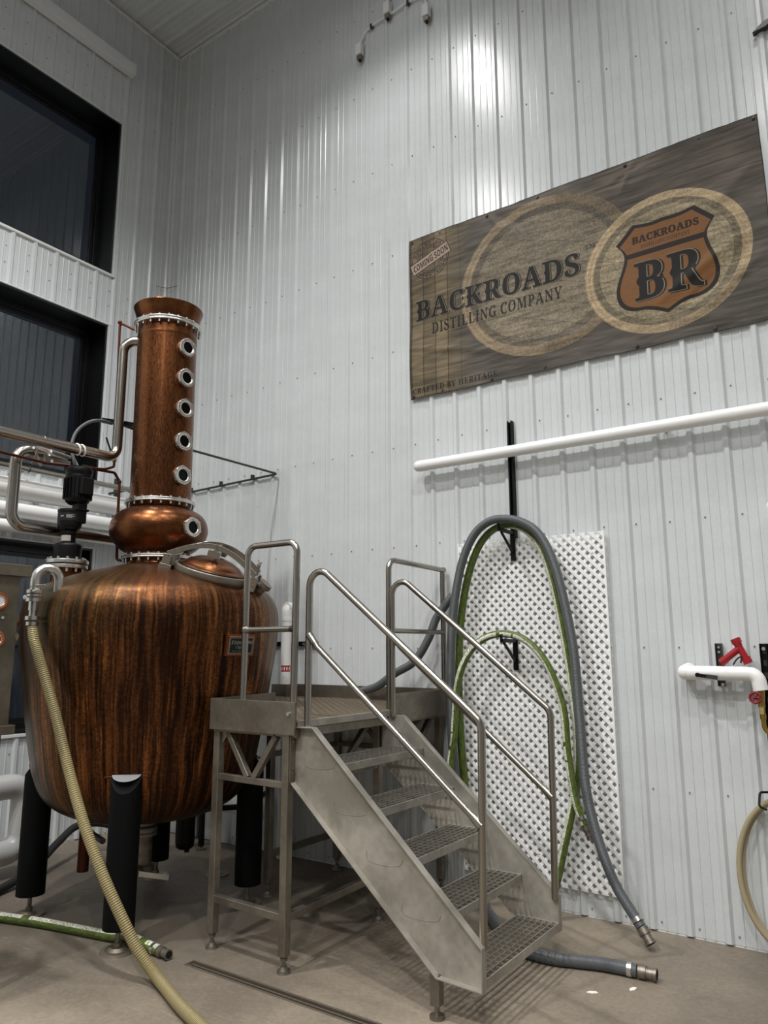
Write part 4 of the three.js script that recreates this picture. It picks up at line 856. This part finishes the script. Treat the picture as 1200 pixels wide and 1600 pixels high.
// lattice panel: two layers of diagonal strips in a thin frame
{
  const L = thing('lattice_panel', 'white diagonal lattice panel fixed to the wall behind the hoses', 'lattice', [3.838, 0.168, 0]);
  const W = 1.192, H = 2.446, SW = 0.0238, P = 0.0497, Z0 = 0.035, TH = 0.005;
  const clip = (o, s) => {                                            // strip of direction (1, s) at offset o clipped to the panel
    const pts = []; const hw = SW / 2 * Math.SQRT2;
    let poly = s > 0 ? [[0, o - hw], [0, o + hw], [W, o + W + hw], [W, o + W - hw]] : [[0, o - hw], [0, o + hw], [W, o - W + hw], [W, o - W - hw]];
    for (const [cmp, val] of [[1, 0], [-1, H]]) { const out = []; for (let i = 0; i < poly.length; i++) { const a = poly[i], b = poly[(i + 1) % poly.length], ia = cmp * (a[1] - val) >= 0, ib = cmp * (b[1] - val) >= 0; if (ia) out.push(a); if (ia !== ib) { const t = (val - a[1]) / (b[1] - a[1]); out.push([a[0] + (b[0] - a[0]) * t, val]); } } poly = out; if (poly.length < 3) return null; }
    return poly;
  };
  const step = P * Math.SQRT2;
  for (let o = -W; o < H + step; o += step) { const q = clip(o, 1); if (q) part(L, 'slat', plate(q.reverse(), TH).translate(0, 0, Z0), M.lattice); }
  for (let o = 0.02; o < H + W + step; o += step) { const q = clip(o, -1); if (q) part(L, 'slat', plate(q.reverse(), TH).translate(0, 0, Z0 + TH + 0.0003), M.lattice); }
  each(L, 'edge_strip', [bx(-0.002, 0.012, 0, H, Z0 - 0.001, Z0 + 2 * TH + 0.001), bx(W - 0.012, W + 0.002, 0, H, Z0 - 0.001, Z0 + 2 * TH + 0.001)], M.lattice);
  const sc = []; for (const x of [0.1, 0.6, 1.1]) for (const y of [0.2, 1.2, 2.3]) sc.push(disc(0, 0, 0, 0.008, 0.014, 8).rotateX(PI / 2).translate(x, y, 0.043)); each(L, 'screw', sc, M.lattice);
}
// hoses on the hooks
const cuff = (parent, a, b, r, mat = M.steel) => { const A = V(...a), d = V(...b).sub(A).normalize(), P = (s) => A.clone().addScaledVector(d, s).toArray(); const g = part(parent, 'hose_coupling', [rod(P(0), P(0.04), r * 0.98, r * 0.98, 20), rod(P(0.04), P(0.085), r * 0.80, r * 0.80, 20), rod(P(0.08), P(0.096), r * 0.90, r * 0.90, 20)], mat); part(g, 'bore', rod(P(0.0955), P(0.097), r * 0.66, r * 0.66, 18), M.dark); part(parent, 'hose_band', rod(P(-0.06), P(-0.035), r * 1.08, r * 1.08, 20), M.bright); };
{
  const h = thing('grey_hose', 'long grey hose hung over the upper hook with its end leaning on the floor', 'hose');
  const p = [[2.95, 1.40, 0.10], [3.12, 1.445, 0.12], [3.30, 1.55, 0.13], [3.48, 1.645, 0.12], [3.61, 1.82, 0.11], [3.685, 1.985, 0.105], [3.745, 2.06, 0.10], [3.83, 2.16, 0.09]];
  part(h, 'tail', hose(p.map(([x, y, z]) => [x, y + 0.04, z + 0.035]), 0.033, 40, 14), M.greyHose);
  const q = [[3.88, 0.50, 0.17], [3.845, 0.95, 0.19], [3.835, 1.50, 0.195], [3.875, 2.05, 0.205], [3.98, 2.48, 0.21], [4.10, 2.675, 0.21], [4.22, 2.745, 0.205], [4.34, 2.748, 0.20], [4.46, 2.715, 0.195], [4.575, 2.635, 0.185], [4.68, 2.44, 0.175], [4.80, 1.845, 0.16], [4.83, 1.32, 0.165], [4.88, 0.79, 0.215], [5.04, 0.345, 0.28], [5.22, 0.12, 0.345]];
  part(h, 'body', hose(q, 0.0325, 150, 16), M.greyHose);
  cuff(h, [5.225, 0.115, 0.347], [5.33, -0.02, 0.39], 0.036);
}
{
  const h = thing('green_hose', 'long green hose with white stripe doubled under the grey hose on the upper hook', 'hose');
  const q = [[3.95, 0.30, 0.09], [3.885, 0.85, 0.105], [3.862, 1.46, 0.115], [3.905, 2.047, 0.125], [4.01, 2.437, 0.135], [4.12, 2.62, 0.14], [4.24, 2.700, 0.138], [4.36, 2.708, 0.132], [4.47, 2.66, 0.125], [4.59, 2.495, 0.115], [4.725, 1.845, 0.10], [4.78, 1.19, 0.095], [4.755, 0.86, 0.095], [4.67, 0.48, 0.13], [4.61, 0.20, 0.19], [4.57, 0.035, 0.26]];
  part(h, 'body', hose(q, 0.029, 150, 18, (l) => 2.5 - 2.4 * Math.max(0, Math.min(1, (l - 2.0) / 0.9)), [0, 0, 1]), stripeHose(1, 401));
}
{
  const h = thing('short_green_hose', 'short green hose with worn white stripe looped over the lower hook', 'hose');
  const q = [[3.83, 0.40, 0.235], [3.862, 0.92, 0.268], [3.895, 1.148, 0.262], [3.925, 1.52, 0.245], [3.975, 1.68, 0.235], [4.055, 1.80, 0.22], [4.17, 1.876, 0.20], [4.30, 1.893, 0.19], [4.44, 1.855, 0.18], [4.59, 1.71, 0.17], [4.71, 1.40, 0.165], [4.735, 1.06, 0.165], [4.785, 0.74, 0.17], [4.83, 0.63, 0.168]];
  part(h, 'body', hose(q, 0.027, 110, 18, (l) => -1.1 + 1.3 * Math.max(0, Math.min(1, (l - 1.0) / 1.1)), [0, 0, 1]), stripeHose(1, 431));
  cuff(h, [4.832, 0.625, 0.168], [4.905, 0.45, 0.165], 0.029);
}
{
  const h = thing('floor_grey_hose', 'grey hose with a steel end lying on the floor beneath the steps', 'hose');
  const q = [[4.06, 0.036, 0.16], [4.13, 0.036, 0.30], [4.27, 0.036, 0.47], [4.49, 0.036, 0.72], [4.72, 0.036, 0.88], [4.87, 0.036, 0.885], [5.0, 0.036, 0.845], [5.15, 0.036, 0.80], [5.32, 0.036, 0.785]];
  part(h, 'body', hose(q, 0.0355, 90, 16), M.greyHose);
  cuff(h, [5.33, 0.037, 0.785], [5.43, 0.037, 0.78], 0.036);
}
{
  const h = thing('floor_green_hose', 'green hose with white stripe and steel end lying on the floor by the still', 'hose');
  const q = [[1.10, 0.031, 2.46], [1.35, 0.031, 2.37], [1.56, 0.031, 2.312], [1.875, 0.031, 2.222], [2.15, 0.031, 2.165], [2.44, 0.032, 2.108], [2.62, 0.045, 2.078], [2.76, 0.036, 2.076], [2.90, 0.031, 2.083]];
  part(h, 'body', hose(q, 0.0305, 90, 18, -0.55, [0, 1, 0]), stripeHose(1, 461, 0.23));
  cuff(h, [2.905, 0.031, 2.083], [3.0, 0.031, 2.09], 0.031);
}
{
  const h = thing('tan_hose', 'ribbed tan hose falling from the still shoulder across the floor to the front', 'hose');
  const q = [[2.14, 1.960, 2.595], [2.172, 1.86, 2.595], [2.255, 1.688, 2.577], [2.375, 1.415, 2.54], [2.53, 1.05, 2.505], [2.70, 0.782, 2.50], [2.875, 0.505, 2.465], [2.98, 0.33, 2.425], [3.08, 0.174, 2.385], [3.20, 0.062, 2.355], [3.36, 0.036, 2.40], [3.55, 0.036, 2.478], [3.78, 0.036, 2.557], [4.2, 0.036, 2.68], [4.6, 0.036, 2.76]];
  part(h, 'body', hose(q, 0.0315, 180, 18), M.tanHose);
  part(h, 'hose_band', disc(2.143, 1.95, 2.595, 0.040, 0.022, 24), M.bright);
}
{
  const p = thing('vent_pipe', 'upright white pipe with a red label band at the wall behind the platform', 'pipe', [2.062, 0, 0.098]);
  part(p, 'tube', pipe([[0, 0.004, 0], [0, 2.165, 0], [0.01, 2.165, -0.09]], 0.048, 0.05, 24), M.pvc);
  part(p, 'elbow', [rod([0, 2.04, 0], [0, 2.07, 0], 0.051, 0.051, 24), rod([0, 2.165, -0.03], [0.0, 2.165, 0.012], 0.051, 0.051, 24)], M.pvc);
  const cv = document.createElement('canvas'); cv.width = 256; cv.height = 128; const c = cv.getContext('2d'); c.fillStyle = '#a81c22'; c.fillRect(0, 0, 256, 128); c.fillStyle = '#f1ece6';
  for (let i = 0; i < 4; i++) { c.fillRect(26 + i * 60, 34, 26, 66); c.beginPath(); c.moveTo(18 + i * 60, 54); c.lineTo(39 + i * 60, 22); c.lineTo(60 + i * 60, 54); c.fill(); }
  const t = new THREE.CanvasTexture(cv); t.colorSpace = THREE.SRGBColorSpace;
  part(p, 'label_band', clean(new THREE.CylinderGeometry(0.0487, 0.0487, 0.055, 32, 1, true, -0.35, 2.1).translate(0, 1.615, 0)), std({ map: t, roughness: 0.5, side: THREE.DoubleSide }), { label: 'red flow label with white arrows' });
}
{
  const s = thing('channel_rail', 'dark horizontal channel on the wall behind the upright white pipe', 'channel', [1.75, 1.835, 0]);
  part(s, 'channel', [bx(0, 0.62, -0.021, 0.021, 0.006, 0.012, 0.001), bx(0, 0.62, 0.016, 0.021, 0.012, 0.045, 0.001), bx(0, 0.62, -0.021, -0.016, 0.012, 0.045, 0.001)], M.black);
  each(s, 'bolt', [disc(0, 0, 0, 0.014, 0.02, 6).rotateX(PI / 2).translate(0.46, 0, 0.022), disc(0, 0, 0, 0.014, 0.02, 6).rotateX(PI / 2).translate(0.56, 0, 0.022)], M.bright);
}
// water point at the right edge
{
  const p = thing('water_pipe', 'short white elbowed water pipe with a black lever at the right edge', 'pipe', [0, 0, 0.12]);
  part(p, 'jacket', [pipe([[5.535, 1.63, -0.10], [5.535, 1.63, 0.0], [5.955, 1.628, 0], [5.968, 1.53, 0]], 0.044, 0.055, 24)], M.pvc);
  part(p, 'wall_elbow', [sphere(5.532, 1.632, -0.005, 0.047, 24), rod([5.535, 1.645, -0.10], [5.535, 1.634, -0.005], 0.0465, 0.0465, 24)], M.pvc);
  const lv = part(p, 'lever', [bar([5.615, 1.618, 0.052], [5.735, 1.603, 0.060], 0.006, 0.022, [0, 1, 0]), rod([5.62, 1.618, 0.03], [5.62, 1.618, 0.062], 0.014)], M.black);
  part(lv, 'grip', bar([5.672, 1.611, 0.0575], [5.738, 1.603, 0.0605], 0.010, 0.026, [0, 1, 0]), M.galv);
  part(p, 'wheel_stem', [rod([5.968, 1.53, 0], [5.965, 1.47, 0], 0.022, 0.022, 16), rod([5.965, 1.495, 0], [5.945, 1.49, 0.075], 0.012)], M.brass);
  part(p, 'brass_body', [disc(5.965, 1.455, 0, 0.022, 0.05, 6), disc(5.966, 1.415, 0, 0.016, 0.06, 14), disc(5.967, 1.375, 0, 0.020, 0.03, 6), pipe([[5.967, 1.38, 0], [5.968, 1.285, 0], [6.15, 1.24, 0]], 0.014, 0.05, 12)], M.brass);
  part(p, 'tag_label', bx(5.956, 5.976, 1.39, 1.44, 0.0165, 0.019, 0), std({ color: 0xcdb873, roughness: 0.5 }));
  const w = [torus(0.030, 0.007, 28, 8)]; for (let i = 0; i < 6; i++) { const a = i / 6 * 2 * PI; w.push(rod([0, 0, 0], [0.028 * Math.cos(a), 0.028 * Math.sin(a), 0], 0.0045, 0.0045, 8), sphere(0.031 * Math.cos(a + 0.5), 0.031 * Math.sin(a + 0.5), 0, 0.0085, 8)); }
  part(p, 'hand_wheel', [...w.map((g) => g.translate(5.945, 1.49, 0.078)), sphere(5.945, 1.49, 0.08, 0.009, 10)], std({ color: 0x7c1420, roughness: 0.45 }));
}
{
  const s = thing('short_channel', 'short slotted galvanized channel above the white water pipe', 'channel', [5.73, 1.545, 0]);
  part(s, 'channel', [bx(-0.021, 0.021, 0, 0.27, 0.006, 0.011, 0.001), bx(-0.021, -0.016, 0, 0.27, 0.011, 0.045, 0.001), bx(0.016, 0.021, 0, 0.27, 0.011, 0.045, 0.001)], M.galv);
  each(s, 'bolt', [disc(0, 0, 0, 0.009, 0.014, 6).rotateX(PI / 2).translate(-0.002, 0.245, 0.018), disc(0, 0, 0, 0.009, 0.014, 6).rotateX(PI / 2).translate(-0.002, 0.215, 0.018), disc(0, 0, 0, 0.010, 0.03, 6).rotateX(PI / 2).translate(0.012, 0.012, 0.045)], M.bright);
}
{
  const s = thing('long_channel', 'long slotted galvanized channel behind the red valve wheel', 'channel', [5.99, 0.95, 0]);
  const g = [bx(-0.021, -0.016, 0, 0.862, 0.011, 0.045, 0.001), bx(0.016, 0.021, 0, 0.862, 0.011, 0.045, 0.001), bx(0.049, 0.054, 0, 0.862, 0.011, 0.045, 0.001), bx(-0.021, 0.054, 0, 0.862, 0.006, 0.010, 0.001)];
  part(s, 'channel', g, M.black);
  const sl = []; for (let i = 0; i < 11; i++) sl.push(bx(-0.010, 0.010, 0.05 + i * 0.075, 0.085 + i * 0.075, 0.0101, 0.0125, 0)); part(s, 'slot_liner', sl, M.galv);
  each(s, 'bolt', [disc(0, 0, 0, 0.012, 0.02, 6).rotateX(PI / 2).translate(0, 0.83, 0.022), disc(0, 0, 0, 0.014, 0.03, 6).rotateX(PI / 2).translate(0.015, 0.305, 0.05), disc(0, 0, 0, 0.014, 0.03, 6).rotateX(PI / 2).translate(0.02, 0.27, 0.05)], M.bright);
}
{
  const r = thing('red_pipe_fitting', 'red wye-shaped fitting propped on top of the white water pipe', 'fitting', [5.872, 1.683, 0.115]);
  part(r, 'branch', [rod([0.0, 0.105, 0], [-0.115, 0.012, 0], 0.021, 0.021, 20), rod([-0.09, 0.033, 0], [-0.118, 0.010, 0], 0.024, 0.024, 20)], M.red);
  part(r, 'stem', [rod([-0.012, 0.125, 0], [0.035, 0.016, 0], 0.021, 0.021, 20), rod([0.024, 0.045, 0], [0.040, 0.008, 0], 0.027, 0.027, 20)], M.red);
  part(r, 'cap', [rod([-0.014, 0.130, 0], [-0.026, 0.160, 0], 0.030, 0.030, 6), rod([-0.008, 0.115, 0], [-0.016, 0.135, 0], 0.024, 0.024, 20)], M.red);
  part(r, 'cord', hose([[-0.045, 0.0, 0.02], [-0.02, 0.035, 0.022], [0.004, 0.048, 0.02], [-0.004, 0.012, 0.0]], 0.005, 24, 8), M.rubber);
}
{
  const h = thing('coiled_hose', 'worn tan hose coiled over a black hook at the right edge', 'hose', [6.06, 0, 0.10]);
  const mk = (cx, cy, rx, ry, z) => { const p = []; for (let i = 0; i <= 24; i++) { const a = PI / 2 + i / 24 * 2 * PI; p.push([cx + rx * Math.cos(a), cy + ry * Math.sin(a), z + 0.02 * Math.sin(a * 2)]); } return p; };
  part(h, 'loop', hose(mk(0, 0.475, 0.302, 0.432, 0.005), 0.0165, 100, 14), M.tanPlain);
  part(h, 'loop', hose(mk(0.012, 0.468, 0.300, 0.440, -0.030), 0.0165, 100, 14), M.tanPlain);
}
{
  const h = thing('hose_hook', 'black wire hook holding the coiled tan hose at the right edge', 'hook', [5.93, 0.90, 0]);
  part(h, 'wire', pipe([[0.155, 0.10, 0.036], [0.155, 0.04, 0.045], [-0.018, 0.035, 0.13], [-0.022, -0.04, 0.17], [0.02, -0.055, 0.17]], 0.007, 0.02, 10), M.black);
  part(h, 'plate', bx(0.13, 0.18, 0.02, 0.14, 0.025, 0.033), M.black);
}
{
  const p = thing('edge_pipe', 'upright white pipe with a rounded top at the far right edge', 'pipe', [6.145, 0, 0.10]);
  part(p, 'jacket', [rod([0, 2.02, 0], [0, 2.655, 0], 0.052, 0.052, 24), sphere(0, 2.655, 0, 0.054, 24), rod([0, 2.655, 0], [0.3, 2.66, 0], 0.052, 0.052, 24)], M.pvc);
  each(p, 'hanger', [bx(-0.012, 0.012, 2.2, 2.24, -0.095, -0.03), bx(-0.012, 0.012, 2.52, 2.56, -0.095, -0.03)], M.galv);
}
// small units high on the right wall, joined by conduit
function wallUnit(x, y, lab) {
  const u = thing('wall_sensor', lab, 'sensor', [x, y, 0.02]);
  part(u, 'case', bx(-0.034, 0.034, 0.0, 0.125, 0.0, 0.062, 0.006), M.white);
  part(u, 'lower_box', bx(-0.026, 0.026, -0.045, 0.002, 0.004, 0.048, 0.004), M.pad);
  part(u, 'lens', bx(-0.010, 0.012, -0.065, -0.042, 0.012, 0.034, 0.003), M.black);
}
wallUnit(2.838, 7.638, 'small white wall sensor at the lower left end of the thin conduit');
wallUnit(3.178, 7.93, 'small white wall sensor midway along the thin conduit');
wallUnit(3.622, 7.655, 'small white wall sensor below the right end of the thin conduit');
{
  const c = thing('sensor_conduit', 'thin white conduit curving between the small sensors high on the wall', 'conduit', [0, 0, 0.034]);
  part(c, 'run', hose([[2.825, 7.755, 0], [2.85, 7.83, 0], [2.91, 7.892, 0], [2.98, 7.922, 0], [3.10, 7.93, 0], [3.20, 7.932, 0], [3.42, 7.95, 0], [3.53, 7.935, 0], [3.60, 7.87, 0], [3.622, 7.78, 0]], 0.010, 70, 10), M.white);
  part(c, 'riser', rod([3.178, 8.05, -0.005], [3.178, TOP - 0.03, -0.005], 0.010), M.white);
  each(c, 'clip', [bx(2.96, 2.985, 7.895, 7.94, -0.02, 0.014), bx(3.395, 3.42, 7.92, 7.97, -0.02, 0.014)], M.galv);
}
{
  const c = thing('corner_sensor', 'white conduit ending in a dark pointed bracket at the top right', 'sensor', [6.34, 6.07, 0.02]);
  part(c, 'conduit', bx(-0.016, 0.012, 0.01, 2.9, -0.012, 0.02, 0.004), M.white);
  part(c, 'bracket', plate([[-0.05, -0.03], [0.02, 0.02], [0.12, 0.045], [0.12, 0.02], [0.03, -0.022]], 0.05).translate(0, 0, -0.01), M.galv);
}
{ // cable trunking on the left wall, up near the ceiling
  const t = thing('cable_trunking', 'white square trunking running along the left wall near the ceiling', 'trunking', [0.026, 8.29, 0.72]);
  part(t, 'casing', bx(0, 0.10, 0, 0.13, 0, 3.6, 0.004), M.white);
  part(t, 'end_lid', bx(-0.001, 0.104, -0.004, 0.134, -0.006, 0.02, 0.003), M.white);
}
{
  const w = thing('loose_wire', 'thin dark wire strung across the wall corner above the column top', 'wire', [0, 0, 0]);
  part(w, 'strand', hose([[0.03, 5.925, 0.205], [0.034, 5.935, 0.12], [0.05, 5.955, 0.045], [0.11, 5.955, 0.034], [0.19, 5.945, 0.034]], 0.003, 30, 6), M.galv);
}
for (const [x, z, a, lab] of [[5.175, 1.098, 0.4, 'small white paper scrap on the floor, the nearer of two'], [5.339, 0.94, 1.2, 'small white paper scrap on the floor, nearer the grey hose end']]) {
  const s = new THREE.Shape([[-0.03, -0.008], [0.0, -0.016], [0.032, -0.004], [0.02, 0.012], [-0.012, 0.010]].map((p) => new THREE.Vector2(...p)));
  const g = boxUV(new THREE.ExtrudeGeometry(s, { depth: 0.004, bevelEnabled: false })); g.rotateX(-PI / 2); g.rotateY(a);
  const m = part(scene, 'paper_scrap', g, M.paper); m.position.set(x, 0.0005, z); tag(m, lab, 'paper');
}
//@@END2
for (const o of scene.children) o.traverse((c) => { if (c.isMesh) { c.castShadow = true; c.receiveShadow = true; } });
renderer.render(scene, camera);
